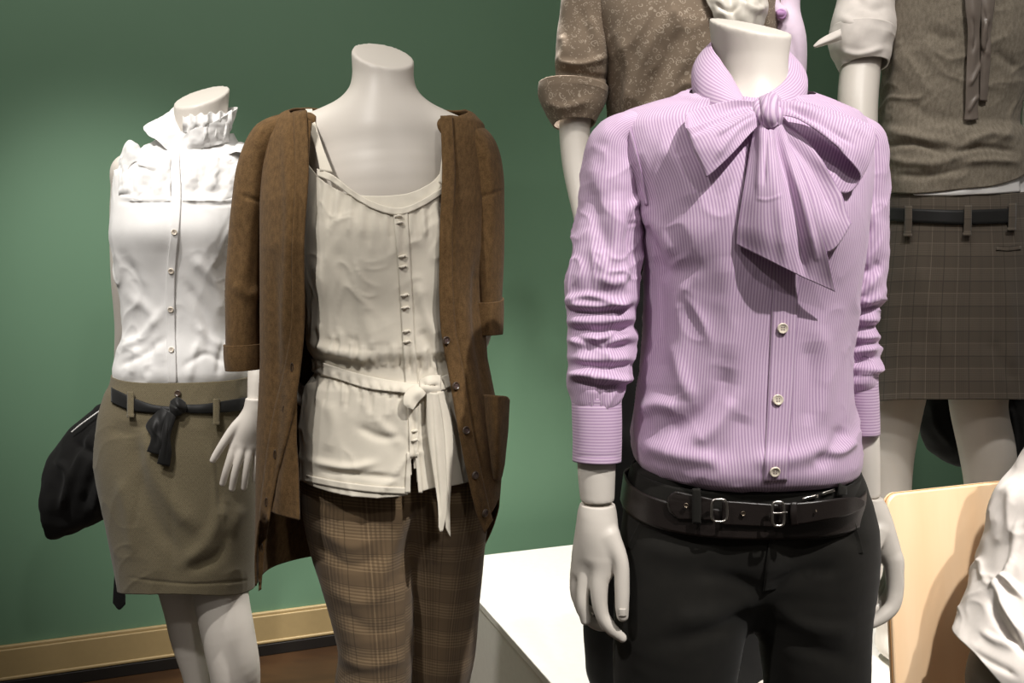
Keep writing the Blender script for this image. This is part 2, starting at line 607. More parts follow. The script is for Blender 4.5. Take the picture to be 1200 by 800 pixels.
# ------------------------------------------------------------------ materials
class Mat:
    def __init__(self, name, rough=0.8, spec=0.3, sheen=0.0):
        self.m = bpy.data.materials.new(name); self.m.use_nodes = True
        self.t = self.m.node_tree; self.n = self.t.nodes
        self.b = self.n['Principled BSDF']
        self.b.inputs['Roughness'].default_value = rough
        self.b.inputs['Specular IOR Level'].default_value = spec
        if sheen:
            self.b.inputs['Sheen Weight'].default_value = sheen
            self.b.inputs['Sheen Roughness'].default_value = 0.6

    def node(self, t, **kw):
        n = self.n.new(t)
        for k, v in kw.items(): setattr(n, k, v)
        return n

    def link(self, a, b): self.t.links.new(a, b)

    def put(self, inp, v):
        if hasattr(v, 'links') or hasattr(v, 'is_output'): self.link(v, inp)
        else: inp.default_value = v

    def math(self, op, a, b=0.0, c=None):
        n = self.node('ShaderNodeMath', operation=op)
        self.put(n.inputs[0], a); self.put(n.inputs[1], b)
        if c is not None: self.put(n.inputs[2], c)
        return n.outputs[0]

    def mix(self, f, a, b, mode='MIX'):
        n = self.node('ShaderNodeMix', data_type='RGBA', blend_type=mode)
        self.put(n.inputs[0], f)
        for i, v in ((6, a), (7, b)):
            self.put(n.inputs[i], tuple(v) + (1,) if isinstance(v, tuple) and len(v) == 3 else v)
        return n.outputs[2]

    def uv(self):
        n = self.node('ShaderNodeUVMap'); n.uv_map = 'uv'
        s = self.node('ShaderNodeSeparateXYZ'); self.link(n.outputs[0], s.inputs[0])
        return n.outputs[0], s.outputs[0], s.outputs[1]

    def obj(self):
        return self.node('ShaderNodeTexCoord').outputs['Object']

    def scale(self, v, s):
        n = self.node('ShaderNodeMapping'); self.link(v, n.inputs[0]); n.inputs['Scale'].default_value = s
        return n.outputs[0]

    def noise(self, v, scale, detail=3.0, rough=0.55):
        n = self.node('ShaderNodeTexNoise'); self.link(v, n.inputs['Vector'])
        n.inputs['Scale'].default_value = scale; n.inputs['Detail'].default_value = detail
        n.inputs['Roughness'].default_value = rough
        return n.outputs[0]

    def step(self, v, a, b):
        n = self.node('ShaderNodeMapRange', interpolation_type='SMOOTHSTEP')
        self.put(n.inputs[0], v); n.inputs[1].default_value = a; n.inputs[2].default_value = b
        return n.outputs[0]

    def lines(self, x, period, width, phase=0.0):
        """1 on thin lines repeating along x"""
        q = self.math('FRACT', self.math('ADD', self.math('DIVIDE', x, period), phase))
        q = self.math('ABSOLUTE', self.math('SUBTRACT', q, 0.5))
        return self.step(q, width / period * 0.62, width / period * 0.38)

    def bump(self, h, strength=0.3, dist=0.001):
        n = self.node('ShaderNodeBump'); n.inputs['Strength'].default_value = strength
        n.inputs['Distance'].default_value = dist
        self.link(h, n.inputs['Height']); self.link(n.outputs[0], self.b.inputs['Normal'])

    def color(self, v):
        self.put(self.b.inputs['Base Color'], tuple(v) + (1,) if isinstance(v, tuple) and len(v) == 3 else v)
        return self.m


def srgb(r, g, b):
    def f(c):
        c /= 255.0
        return c / 12.92 if c <= 0.04045 else ((c + 0.055) / 1.055) ** 2.4
    return (f(r), f(g), f(b))


# plain and patterned surfaces
def fabric(name, col, rough=0.85, weave=900.0, vary=0.08, sheen=0.1, bump=0.12):
    M = Mat(name, rough, 0.2, sheen)
    o = M.obj()
    n = M.noise(o, 35, 3); f = M.noise(o, weave, 2)
    dk = tuple(c * (1 - vary * 1.6) for c in col); lt = tuple(min(1, c * (1 + vary)) for c in col)
    c = M.mix(M.step(n, 0.3, 0.7), dk, lt)
    c = M.mix(M.math('MULTIPLY', f, 0.35), c, dk)
    M.bump(f, bump, 0.0006)
    return M.color(c)


def shell_mat():
    M = Mat('mannequin_shell', 0.42, 0.4)
    n = M.noise(M.obj(), 6, 2)
    return M.color(M.mix(n, srgb(208, 200, 190), srgb(216, 209, 200)))


def striped(name, vertical=True):
    M = Mat(name, 0.72, 0.25, 0.15)
    uv, u, v = M.uv()
    x = u if vertical else v
    ln = M.lines(x, 0.0037, 0.0019)
    n = M.noise(M.scale(uv, (300, 60, 1)), 4, 2)
    a = srgb(211, 188, 209); b = srgb(156, 120, 161)
    c = M.mix(M.math('MULTIPLY', ln, M.math('ADD', 0.5, M.math('MULTIPLY', n, 0.35))), a, b)
    c = M.mix(M.math('MULTIPLY', M.noise(M.obj(), 30, 3), 0.25), c, srgb(164, 128, 168))
    M.bump(M.noise(M.scale(uv, (2000, 2000, 1)), 1, 2), 0.1, 0.0005)
    return M.color(c)


def plaid(name, base, dark, light, period, fine, light_w=0.0011, strength=0.8, hound=0.55):
    M = Mat(name, 0.86, 0.2, 0.12)
    uv, u, v = M.uv()
    # dense bands of fine lines alternating with plainer bands, both ways, plus thin light overchecks
    def bands(x, ph):
        return M.lines(x, period, period * 0.5, ph)
    bu, bv = bands(u, 0.0), bands(v, 0.2)
    fu, fv = M.lines(u, fine, fine * 0.5), M.lines(v, fine, fine * 0.5)
    c = M.mix(M.math('MULTIPLY', M.math('MULTIPLY', bv, fv), hound), base, light)
    c = M.mix(M.math('MULTIPLY', M.math('MULTIPLY', bu, fu), hound * 0.8), c, dark)
    ou = M.lines(u, period, light_w, 0.1); ov = M.lines(v, period, light_w, 0.45)
    c = M.mix(M.math('MULTIPLY', M.math('MAXIMUM', ou, ov), strength * 0.55), c, light)
    du = M.lines(u, period, light_w * 1.3, 0.62); dv = M.lines(v, period, light_w * 1.3, 0.93)
    c = M.mix(M.math('MULTIPLY', M.math('MAXIMUM', du, dv), strength * 0.7), c, dark)
    f = M.noise(M.scale(uv, (1500, 1500, 1)), 1, 2)
    c = M.mix(M.math('MULTIPLY', f, 0.3), c, dark)
    M.bump(f, 0.15, 0.0006)
    return M.color(c)


def herringbone(name, a, b):
    M = Mat(name, 0.85, 0.2, 0.12)
    uv, u, v = M.uv()
    z = M.math('MULTIPLY', M.math('ABSOLUTE', M.math('SUBTRACT', M.math('FRACT', M.math('DIVIDE', u, 0.009)), 0.5)), 0.009)
    ln = M.lines(M.math('ADD', v, z), 0.0032, 0.0016)
    n = M.noise(M.scale(uv, (500, 90, 1)), 2, 3)
    c = M.mix(M.math('MULTIPLY', ln, 0.35), a, b)
    c = M.mix(M.step(n, 0.35, 0.7), c, b)
    c = M.mix(0.5, c, M.mix(ln, a, b))
    M.bump(n, 0.15, 0.0006)
    return M.color(c)


def paisley(name):
    M = Mat(name, 0.82, 0.2, 0.1)
    uv, u, v = M.uv()
    base, light = srgb(134, 117, 99), srgb(220, 204, 184)
    wv = M.node('ShaderNodeVectorMath', operation='ADD'); M.link(uv, wv.inputs[0])
    nn = M.node('ShaderNodeTexNoise'); M.link(uv, nn.inputs['Vector']); nn.inputs['Scale'].default_value = 60
    sc = M.node('ShaderNodeVectorMath', operation='SCALE'); M.link(nn.outputs[1], sc.inputs[0]); sc.inputs['Scale'].default_value = 0.012
    M.link(sc.outputs[0], wv.inputs[1])
    def vor(s, feature='F1'):
        n = M.node('ShaderNodeTexVoronoi', feature=feature); M.link(wv.outputs[0], n.inputs['Vector']); n.inputs['Scale'].default_value = s
        return n
    a = vor(74)
    d = a.outputs['Distance']
    ring = M.math('MULTIPLY', M.step(d, 0.27, 0.31), M.step(d, 0.42, 0.36))
    spl = M.node('ShaderNodeSeparateColor'); M.link(a.outputs['Color'], spl.inputs[0])
    curl = M.math('MULTIPLY', ring, M.step(M.noise(M.scale(uv, (90, 90, 1)), 1, 0), 0.44, 0.52))
    dot = M.step(d, 0.15, 0.10)
    b = vor(230)
    sp2 = M.node('ShaderNodeSeparateColor'); M.link(b.outputs['Color'], sp2.inputs[0])
    speck = M.math('MULTIPLY', M.step(b.outputs['Distance'], 0.36, 0.22), M.step(sp2.outputs[0], 0.55, 0.6))
    al = M.math('MAXIMUM', M.math('MAXIMUM', curl, M.math('MULTIPLY', dot, 0.7)), M.math('MULTIPLY', speck, 0.85))
    c = M.mix(M.math('MULTIPLY', al, 0.5), base, light)
    c = M.mix(M.math('MULTIPLY', M.noise(M.scale(uv, (900, 900, 1)), 1, 2), 0.3), c, srgb(80, 70, 58))
    return M.color(c)


def heather(name, a, b, sx=900, sy=380):
    M = Mat(name, 0.92, 0.1, 0.06)
    uv, u, v = M.uv()
    n = M.noise(M.scale(uv, (sx, sy, 1)), 1.0, 4, 0.7)
    w = M.noise(M.scale(uv, (160, 70, 1)), 1.0, 3)
    c = M.mix(M.step(M.math('ADD', M.math('MULTIPLY', n, 0.6), M.math('MULTIPLY', w, 0.4)), 0.36, 0.64), a, b)
    rib = M.lines(u, 0.0024, 0.0013)
    M.bump(M.math('ADD', n, M.math('MULTIPLY', rib, 0.35)), 0.3, 0.0008)
    return M.color(c)


def wood(name, a, b, scale=1.0, rough=0.4, axis=(1, 1, 0.12)):
    M = Mat(name, rough, 0.4)
    o = M.scale(M.obj(), tuple(k * scale for k in axis))
    w = M.node('ShaderNodeTexWave', bands_direction='X'); M.link(o, w.inputs['Vector'])
    w.inputs['Scale'].default_value = 11; w.inputs['Distortion'].default_value = 5.5
    w.inputs['Detail'].default_value = 3; w.inputs['Detail Scale'].default_value = 1.4
    f = M.noise(M.scale(o, (30, 30, 4)), 8, 3)
    c = M.mix(M.math('MULTIPLY', w.outputs['Fac'], 0.4), a, b)
    c = M.mix(M.math('MULTIPLY', f, 0.4), c, b)
    return M.color(c)


def plain(name, col, rough=0.5, metal=0.0, spec=0.4):
    M = Mat(name, rough, spec)
    M.b.inputs['Metallic'].default_value = metal
    n = M.noise(M.obj(), 60, 3)
    return M.color(M.mix(n, tuple(c * 0.92 for c in col), tuple(min(1, c * 1.05) for c in col)))


def wall_paint():
    M = Mat('green_paint', 0.55, 0.3)
    o = M.obj()
    n = M.noise(o, 3, 4); f = M.noise(o, 420, 2)
    M.bump(f, 0.05, 0.0006)
    return M.color(M.mix(n, srgb(100, 132, 106), srgb(105, 138, 112)))


def leather(name, col):
    M = Mat(name, 0.38, 0.5)
    v = M.node('ShaderNodeTexVoronoi'); M.link(M.obj(), v.inputs['Vector']); v.inputs['Scale'].default_value = 500
    M.bump(v.outputs['Distance'], 0.15, 0.0005)
    return M.color(M.mix(M.noise(M.obj(), 80, 3), tuple(c * 0.7 for c in col), col))


SHELL = shell_mat()
LILAC, LILAC_CROSS = striped('lilac_stripe'), striped('lilac_stripe_cross', False)
WHITE = fabric('white_cotton', srgb(232, 230, 228), 0.8, vary=0.02)
CREAM = fabric('cream_jersey', srgb(222, 214, 198), 0.75, vary=0.03)
LINEN = fabric('white_linen', srgb(218, 210, 203), 0.85, vary=0.05)
PALE_LILAC = fabric('pale_lilac_cotton', srgb(225, 205, 222), 0.8, vary=0.04)
LILAC_KNIT = fabric('lilac_lining', srgb(196, 150, 200), 0.8, vary=0.04)
BLACK = fabric('black_twill', srgb(25, 23, 19), 0.75, vary=0.12, sheen=0.05)
COAT = fabric('black_wool', srgb(16, 15, 14), 0.8, vary=0.15, sheen=0.05)
RIBBON = fabric('black_ribbon', srgb(17, 16, 15), 0.5, vary=0.1)
KNIT = heather('brown_knit', srgb(80, 60, 36), srgb(111, 85, 54))
GREY_KNIT = heather('grey_knit', srgb(104, 96, 84), srgb(136, 127, 113))
SKIRT = herringbone('grey_herringbone', srgb(122, 112, 88), srgb(80, 71, 52))
PLAID = plaid('brown_plaid', srgb(112, 92, 68), srgb(72, 57, 40), srgb(158, 134, 102), 0.050, 0.0050, hound=0.55)
GREY_PLAID = plaid('grey_plaid', srgb(80, 71, 61), srgb(47, 41, 34), srgb(130, 119, 105), 0.052, 0.0034, light_w=0.0013, hound=0.22, strength=0.9)
PAISLEY = paisley('paisley_print')
SATIN = plain('grey_satin', srgb(112, 102, 94), 0.35)
WHITE_SATIN = plain('white_satin', srgb(225, 218, 206), 0.3)
LEATHER = leather('dark_leather', srgb(34, 28, 26))
METAL = plain('worn_nickel', (0.55, 0.52, 0.48), 0.28, 1.0)
BRASS = plain('dull_brass', (0.32, 0.26, 0.2), 0.35, 1.0)
PEARL = plain('pearl_button', srgb(228, 216, 198), 0.25, spec=0.6)
HORN = plain('horn_button', srgb(70, 56, 46), 0.3, spec=0.6)
THREAD = plain('thread', srgb(120, 100, 110), 0.9)
PAINT = wall_paint()
SKIRTING = plain('cream_skirting', srgb(164, 142, 100), 0.5)
FLOOR = wood('dark_floorboards', srgb(70, 48, 28), srgb(34, 22, 14), 1.0, 0.35, (0.12, 1, 1))
DARK = plain('shadow_gap_black', srgb(22, 17, 13), 0.6)
PLINTH = plain('white_laminate', srgb(228, 224, 216), 0.45)
PLY = wood('beech_veneer', srgb(238, 208, 172), srgb(228, 190, 148), 0.4, 0.38, (1, 1, 0.3))
PLY_EDGE = wood('plywood_edge', srgb(190, 138, 84), srgb(140, 94, 52), 4.0, 0.5, (1, 1, 0.02))
CHROME = plain('steel_tube', (0.6, 0.6, 0.6), 0.2, 1.0)


# ------------------------------------------------------------------ the setting
WD = np.array((0.938, 0.347, 0.0)); WN = np.array((0.347, -0.938, 0.0))     # along the wall, out of the wall
WA = math.atan2(0.347, 0.938)
W0 = np.array((-0.566, 2.72, 0.0))                                           # foot of the wall


def on_wall(s, out, z):
    return W0 + WD * s + WN * out + np.array((0, 0, z))


def struct(name, c, s, m, rz=0.0, bevel=0.0):
    o = box(name, c, s, m, None, rz, bevel); o['kind'] = 'structure'
    return o


struct('wall_back', on_wall(1.6, -0.06, 1.7), (10.0, 0.12, 3.4), PAINT, WA)
struct('floor', (0.8, 1.4, -0.05), (13, 11, 0.1), FLOOR)
bb = struct('baseboard_back', on_wall(1.6, 0.009, 0.078), (10.0, 0.018, 0.085), SKIRTING, WA, 0.003)
for (z, h, t) in ((0.124, 0.012, 0.013), (0.040, 0.010, 0.022)):
    box('moulding', on_wall(1.6, t / 2, z), (10.0, t, h), SKIRTING, bb, WA, 0.004)
struct('shadow_gap_trim_1', on_wall(1.6, 0.012, 0.017), (10.0, 0.024, 0.034), DARK, WA, 0.002)  # black strip standing in for the shadow gap under the baseboard

# white plinth behind
corner = np.array((-0.213, 2.61, 0.0))
pl_len, pl_dep, pl_h = 1.75, 1.27, 0.30
pc = corner + WD * pl_len / 2 + WN * pl_dep / 2
plinth = thing('display_plinth', 'low white laminate display plinth standing on the floor before the green wall', 'plinth', tuple(pc))
box('body', pc + np.array((0, 0, (pl_h - 0.02) / 2)), (pl_len - 0.012, pl_dep - 0.012, pl_h - 0.02), PLINTH, plinth, WA, 0.002)
box('top_panel', pc + np.array((0, 0, pl_h - 0.01)), (pl_len, pl_dep, 0.02), PLINTH, plinth, WA, 0.0025)


def torso2(prof, d, top, bot, nu=200, nv=150, n=2.4, yaw=0.0, ease=1.0):
    """as torso, but each column has its own top and bottom: top, bot are lists of (angle from front, y)"""
    A = np.array([tuple(r) + (0.0,) * (6 - len(r)) for r in prof], float)
    ph = np.linspace(0, 2 * PI, nu, endpoint=False)
    deg = np.degrees((ph + PI) % (2 * PI) - PI)
    def ring(k):
        k = sorted(k); a = [q[0] for q in k]; b = [q[1] for q in k]
        a = [a[-1] - 360] + a + [a[0] + 360]; b = [b[-1]] + b + [b[0]]
        return pchip(a, b, deg)
    yt, yb = ring(top), ring(bot)
    t = np.linspace(0, 1, nv) ** ease
    Y = yt[None] + t[:, None] * (yb - yt)[None]
    g = [pchip(A[:, 0], A[:, k], np.clip(Y, A[0, 0], A[-1, 0])) for k in range(1, 6)]
    c, s = np.sin(ph), -np.cos(ph)
    cc = np.sign(c) * np.abs(c) ** (2 / n); ss = np.sign(s) * np.abs(s) ** (2 / n)
    a = (g[1] - g[0]) / 2 * d / F; cx = ((g[1] + g[0]) / 2 - HX) * d / F
    dy = np.where(ss[None] < 0, g[2] * ss, g[3] * ss)
    V = np.zeros((nv, nu, 3))
    V[..., 0] = cx + a * cc + yaw * dy
    V[..., 1] = d + g[4] + dy - yaw * a * cc * 0.35
    V[..., 2] = EYE + (HY - Y) * d / F
    return V


def stand(b, d, xs, y0, r0, floor_z, spread=0.02, r1=0.028, dy=0.0):
    """two legs down to the floor from hips at pixels xs, y0"""
    floor_z += 0.004
    for x, sgn in zip(xs, (-1, 1)):
        p = P(x, y0, d + dy)
        z = p[2]; top = z - floor_z
        k = np.array((p[0] + sgn * spread * 0.3, p[1] - 0.01, floor_z + top * 0.53))
        a = np.array((p[0] + sgn * spread, p[1] + 0.02, floor_z + 0.080))
        b.chain([(p, r0), (k, r0 * 0.62), (k * 0.55 + a * 0.45 + np.array((0, 0.012, 0)), r0 * 0.56), (a, r1)], 0.03)
        b.chain([(a - np.array((0, 0, 0.045)), r1 * 0.98), (a + np.array((sgn * 0.01, -0.09, -0.050)), 0.022), (a + np.array((sgn * 0.015, -0.15, -0.056)), 0.015)], 0.02)


def add_hand(b, w, d, u, side):
    """a relaxed hand hanging from wrist w along d, palm across u, thumb towards u * side"""
    w, d, u = np.array(w, float), np.array(d, float), np.array(u, float)
    d /= np.linalg.norm(d); u = u - d * (u @ d); u /= np.linalg.norm(u)
    f = np.cross(u, d); f = f if f[1] < 0 else -f
    for k in (-1, 0, 1):
        b.chain([(w + u * k * .008, .017), (w + d * .05 + u * k * .020, .015), (w + d * .085 + u * k * .025, .012)], .008)
    for k, (o, ln) in enumerate(((.030, .066), (.011, .076), (-.009, .070), (-.028, .054))):
        p = w + d * .085 + u * side * o
        b.chain([(p, .0095), (p + d * ln * .5 + u * side * o * .12 + f * .006, .0085), (p + d * ln + u * side * o * .2 + f * (-.004), .0068)], .003)
    p = w + d * .028 + u * side * .020
    b.chain([(p, .014), (p + d * .035 + u * side * .022 + f * .012, .0105), (p + d * .068 + u * side * .028 + f * .018, .0078)], .004)


# ------------------------------------------------------------------ mannequin in the lilac shirt
def lilac_mannequin():
    d = 1.11
    base = (P(875, 600, d)[0], d, 0.0)
    T = thing('mannequin', 'headless white mannequin in lilac striped shirt with big bow and black trousers', 'mannequin', base)
    b = Body((0.05, 0.93, -0.01), (0.56, 1.29, 1.54), 0.0032)
    b.limb([(878, 165, 1.125, 60), (880, 120, 1.12, 45), (880, 75, 1.12, 42), (880, 40, 1.12, 46), (880, -5, 1.12, 50)], 0.02)
    b.chain([(P(760, 165, 1.12), 0.034), (P(985, 170, 1.13), 0.034)], 0.04)
    b.limb([(875, 200, 1.12, 88), (873, 300, 1.10, 96), (872, 420, 1.11, 92), (870, 520, 1.12, 96), (870, 600, 1.12, 105)], 0.03, 1.35)
    b.limb([(718, 175, 1.115, 24), (712, 330, 1.10, 25), (702, 440, 1.085, 23), (699, 545, 1.075, 22.4), (700.5, 600, 1.07, 19)], 0.01)
    b.limb([(1004, 185, 1.13, 22), (1006, 330, 1.13, 18), (1004, 400, 1.127, 15), (1008, 450, 1.125, 16), (1012, 520, 1.12, 17.6), (1015, 600, 1.12, 15.5)], 0.01)
    stand(b, 1.115, (805, 945), 640, 0.062, 0.0, 0.01)
    b.cut_box(P(880, 31, 1.12), (0.15, -0.40, 0.90), 0.09)
    b.cut_box(P(701, 587, 1.07), (0.05, 0, -1), 0.05, 0.0015)
    b.cut_box(P(1016, 581, 1.12), (0.0, 0, -1), 0.05, 0.0015)
    b.build('body', SHELL, T, smooth=5)

    def hand(name, lo, hi, chains, webs, cutp):
        h = Body(lo, hi, 0.0017)
        for c, k in webs: h.limb(c, k, 1.0)
        for c in chains:
            g = Body(lo, hi, 0.0017)
            g.limb(c, 0.003)
            k = 0.0045
            a, e = h.f, g.f
            t = np.clip(0.5 + 0.5 * (a - e) / k, 0, 1)
            h.f = (a + (e - a) * t - k * t * (1 - t)).astype(np.float32)
        h.cut(cutp, (0, 0, 1), 0.0015)
        return h.build(name, SHELL, T, smooth=5)

    e = 1.07
    R, gR = hand('hand', np.array((P(650, 0, 0.98)[0], 0.98, P(0, 768, 1.16)[2])), P(752, 572, 1.14) + np.array((0.01, 0.02, 0)),
         [[(706, 655, e - .014, 12), (702, 690, e - .018, 10.5), (705, 718, e - .02, 8.5), (715, 735, e - .021, 7.5), (729, 747, e - .018, 5.6)],      # index
          [(691, 660, e - .002, 11.5), (684, 688, e - .006, 8.2), (683, 708, e - .008, 7.2), (686, 726, e - .006, 6.2)],                              # middle
          [(684, 662, e + .012, 10.5), (677, 690, e + .014, 7.6), (683, 716, e + .018, 7), (697, 731, e + .018, 6), (712, 735, e + .015, 5.2)],     # ring
          [(680, 660, e + .026, 9.5), (674, 686, e + .03, 6.6), (678, 705, e + .034, 6), (692, 716, e + .034, 5.2)],                                 # little
          [(714, 628, e - .016, 13), (727, 658, e - .024, 9.5), (729, 690, e - .028, 8.8), (729, 712, e - .03, 8), (729.5, 721, e - .03, 7)]],       # thumb
         [([(700.5, 570, e, 19.2), (700, 600, e, 19), (700, 622, e - .004, 20), (699, 650, e - .008, 16)], 0.012),
          ([(698, 605, e, 18), (690, 640, e + .004, 17), (684, 668, e + .008, 13)], 0.012),
          ([(702, 605, e, 18), (710, 640, e - .012, 15), (707, 668, e - .012, 13)], 0.012),
          ([(697, 605, e + .01, 16), (684, 650, e + .02, 13), (679, 672, e + .024, 10)], 0.012)],
         P(701, 581, e))
    e = 1.115
    Lh, gL = hand('hand', np.array((P(992, 0, 1.04)[0], 1.04, P(0, 756, 1.2)[2])), P(1068, 565, 1.19) + np.array((0.012, 0, 0)),
         [[(1047, 655, e - .01, 11), (1049, 688, e - .014, 9.6), (1046, 709, e - .02, 8.2), (1034, 722, e - .024, 7.4), (1022, 730, e - .026, 5.8)],     # index
          [(1048, 655, e + .01, 10), (1048, 684, e + .012, 9), (1041, 701, e + .008, 8), (1030, 710, e + .004, 7.2), (1018, 715, e, 5.8)],               # middle
          [(1047, 652, e + .024, 9.5), (1045, 682, e + .028, 8), (1036, 697, e + .03, 7), (1024, 704, e + .028, 5.8)],                                   # ring
          [(1045, 650, e + .036, 9), (1041, 676, e + .042, 6.8), (1032, 690, e + .044, 6), (1022, 694, e + .044, 5)],                                    # little
          [(1028, 622, e - .014, 12), (1021, 648, e - .024, 8.6), (1020, 678, e - .028, 7.6), (1022, 698, e - .03, 6.8), (1022.5, 704, e - .03, 6)]],    # thumb
         [([(1015, 560, e, 15.6), (1018, 590, e, 15.6), (1026, 615, e, 17), (1034, 640, e, 14)], 0.012),
          ([(1022, 600, e, 15), (1040, 640, e - .006, 13), (1047, 660, e - .008, 11)], 0.012),
          ([(1022, 600, e + .01, 15), (1040, 636, e + .022, 13), (1046, 658, e + .026, 10)], 0.012)],
         P(1015, 575, e))
    # thumb nail
    lay('thumb_nail', gR, [(725.5, 713), (725, 722)], [(734, 713), (733.5, 722)], SHELL, R, off=0.0004, thick=0.0005, nv=8, nu=7, crown=0.0003)

    # trousers
    t = Body((0.10, 0.95, 0.03), (0.50, 1.27, 0.95), 0.004)
    dd = 1.105
    t.limb([(806, 552, dd, 64), (802, 600, dd, 71), (800, 650, dd, 75), (796, 720, dd, 76), (790, 800, dd + .005, 70), (788, 1000, dd + .01, 60), (788, 1300, dd + .02, 50)], 0.02)
    t.limb([(936, 552, dd, 64), (945, 600, dd, 74), (952, 640, dd, 75), (952, 720, dd, 66), (956, 800, dd + .005, 60), (958, 1000, dd + .01, 58), (958, 1300, dd + .02, 50)], 0.02)
    t.limb([(868, 552, dd - .004, 80), (868, 620, dd, 82), (882, 680, dd + .01, 50)], 0.03)
    t.cut(P(870, 545, dd), (0, 0, 1), 0.003)
    t.cut(P(870, 1320, dd), (0, 0, -1), 0.003)
    folds = [([(897, 690), (940, 672), (985, 668)], 9, -.003), ([(893, 694), (850, 676), (815, 672)], 9, -.003),
             ([(893, 700), (840, 720), (790, 726)], 12, .004), ([(880, 716), (820, 745), (770, 752)], 10, -.003),
             ([(905, 712), (950, 735), (1000, 742)], 11, .004), ([(905, 725), (950, 760), (1000, 775)], 10, -.003),
             ([(752, 640), (800, 650), (850, 640)], 12, .003), ([(930, 640), (980, 625), (1015, 640)], 10, -.003)]
    tr, gt = t.build('trousers', BLACK, T, folds=folds, wob=.0016)
    wb_rows = [(545, 741, 1001, .101, .09), (560, 737, 1003, .101, .09), (596, 730, 1010, .100, .09)]
    V = torso(wb_rows, d, nv=20)
    V[..., 2] += np.minimum(V[..., 1:2][..., 0] - d, 0) * 0.12
    gw = Grid(V, True)
    gw.build('waistband', BLACK, tr, solid=.003)
    lay('fly_flap', gt, [(905, 606), (899, 650), (894, 694)], [(940, 606), (936, 650), (912, 690)], BLACK, tr, off=.0022, off2=-.002, thick=.001, nv=30)
    lay('pocket_edge', gt, [(752, 604), (744, 622), (734, 642)], [(760, 606), (752, 624), (742, 644)], BLACK, tr, off=.0018, off2=-.0015, thick=.0008, nv=20, nu=5)
    lay('pocket_edge', gt, [(1002, 612), (1008, 630), (1012, 648)], [(995, 613), (1001, 631), (1005, 649)], BLACK, tr, off=.0018, off2=-.0015, thick=.0008, nv=20, nu=5)

    # belt
    V = torso([(557, 734, 1004, .105, .094), (588, 730, 1008, .105, .094)], d, nv=12)
    V[..., 2] += np.minimum(V[..., 1] - d, 0) * 0.16
    gb = Grid(V, True)
    belt = gb.build('belt', LEATHER, T, solid=.0025, off=1.0)
    lay('tab', gb, [(792, 575), (783, 583), (784, 597), (795, 608)], [(838, 585), (836, 592), (836, 600), (838, 609)], LEATHER, belt, off=.004, thick=.002, nv=16, nu=14)
    lay('strap', gb, [(846, 586), (846, 600), (846, 614)], [(915, 591), (915, 602), (915, 617)], LEATHER, belt, off=.004, thick=.003, nv=16, nu=24)
    # free end reaching out to the right
    rows = []
    for y0, y1 in ((0.0, 0), (0.25, 0), (0.5, 0), (0.75, 0), (1.0, 0)):
        row = []
        for (px, ty, by, dp) in ((912, 589, 613, .992), (935, 589, 614, .990), (965, 586, 609, .992), (990, 583, 604, 1.003), (1006, 583, 597, 1.016), (1013, 587.5, 590.5, 1.022)):
            row.append((px, ty + (by - ty) * y0, dp))
        rows.append(row)
    sheet('belt_end', patch(rows, 12, 40), LEATHER, belt, solid=.003)
    rows = [[(927, 588, .985), (934, 588, .984)], [(926, 602, .983), (934, 601, .982)], [(927, 616, .985), (935, 615, .984)]]
    sheet('keeper', patch(rows, 10, 5), LEATHER, belt, solid=.003)
    def frame(name, cx, cy, w, h, dp, r, m):
        pts = [P(cx + w * math.copysign(abs(math.cos(a))**.5, math.cos(a)), cy + h * math.copysign(abs(math.sin(a))**.5, math.sin(a)), dp) for a in np.linspace(0, 2*PI, 20, endpoint=False)]
        return wire(name, pts, r, m, belt, closed=True, n=60)
    frame('ring', 843, 598, 9, 13, .993, .0016, METAL)
    frame('buckle', 912, 602, 7, 14, .984, .0017, METAL)
    wire('prong', [P(906, 601, .983), P(915, 601, .980), P(922, 600, .984)], .0012, METAL, belt)
    for (x, y) in ((806, 590), (869, 599), (956, 598)):
        c, n = gb.point(x, y, .009 if x < 950 else .0)
        if x > 950: c, n = P(x, y, .986), np.array((0, -1.0, 0))
        button('rivet', c, n, .0028 if x < 950 else .0012, BRASS, belt, .0016)
    for (x0, y0, y1) in ((816, 572, 613), (986, 552, 580)):
        lay('belt_loop', gb, [(x0 - 4, y0), (x0 - 4, (y0 + y1) / 2), (x0 - 4, y1)], [(x0 + 5, y0), (x0 + 5, (y0 + y1) / 2), (x0 + 5, y1)], BLACK, tr, off=.0075, thick=.002, nv=14, nu=6, crown=.0008)
    for (x0, x1, y0, y1) in ((940, 958, 585, 580.5), (963, 978, 578.5, 573.5)):
        lay('metal_bar', gw, [(x0, y0 - 1.6), (x1, y1 - 1.6)], [(x0, y0 + 1.6), (x1, y1 + 1.6)], METAL, belt, off=.004, thick=.001, nv=8, nu=4)

    # shirt body
    rows = [(100, 834, 928, .040, .05, .012), (106, 815, 945, .046, .058, .012), (115, 780, 972, .050, .07, .010), (123, 752, 990, .055, .078, .008), (134, 727, 1008, .064, .085, .004),
            (152, 716, 1016, .080, .09), (185, 722, 1018, .104, .094), (225, 738, 1014, .124, .096), (265, 750, 1008, .130, .096),
            (310, 755, 1003, .124, .094), (370, 755, 997, .112, .09), (420, 752, 993, .108, .088), (470, 746, 994, .110, .09),
            (510, 743, 998, .115, .093), (532, 744, 1000, .118, .095), (546, 750, 997, .113, .092), (553, 762, 990, .102, .088), (556, 770, 980, .094, .08)]
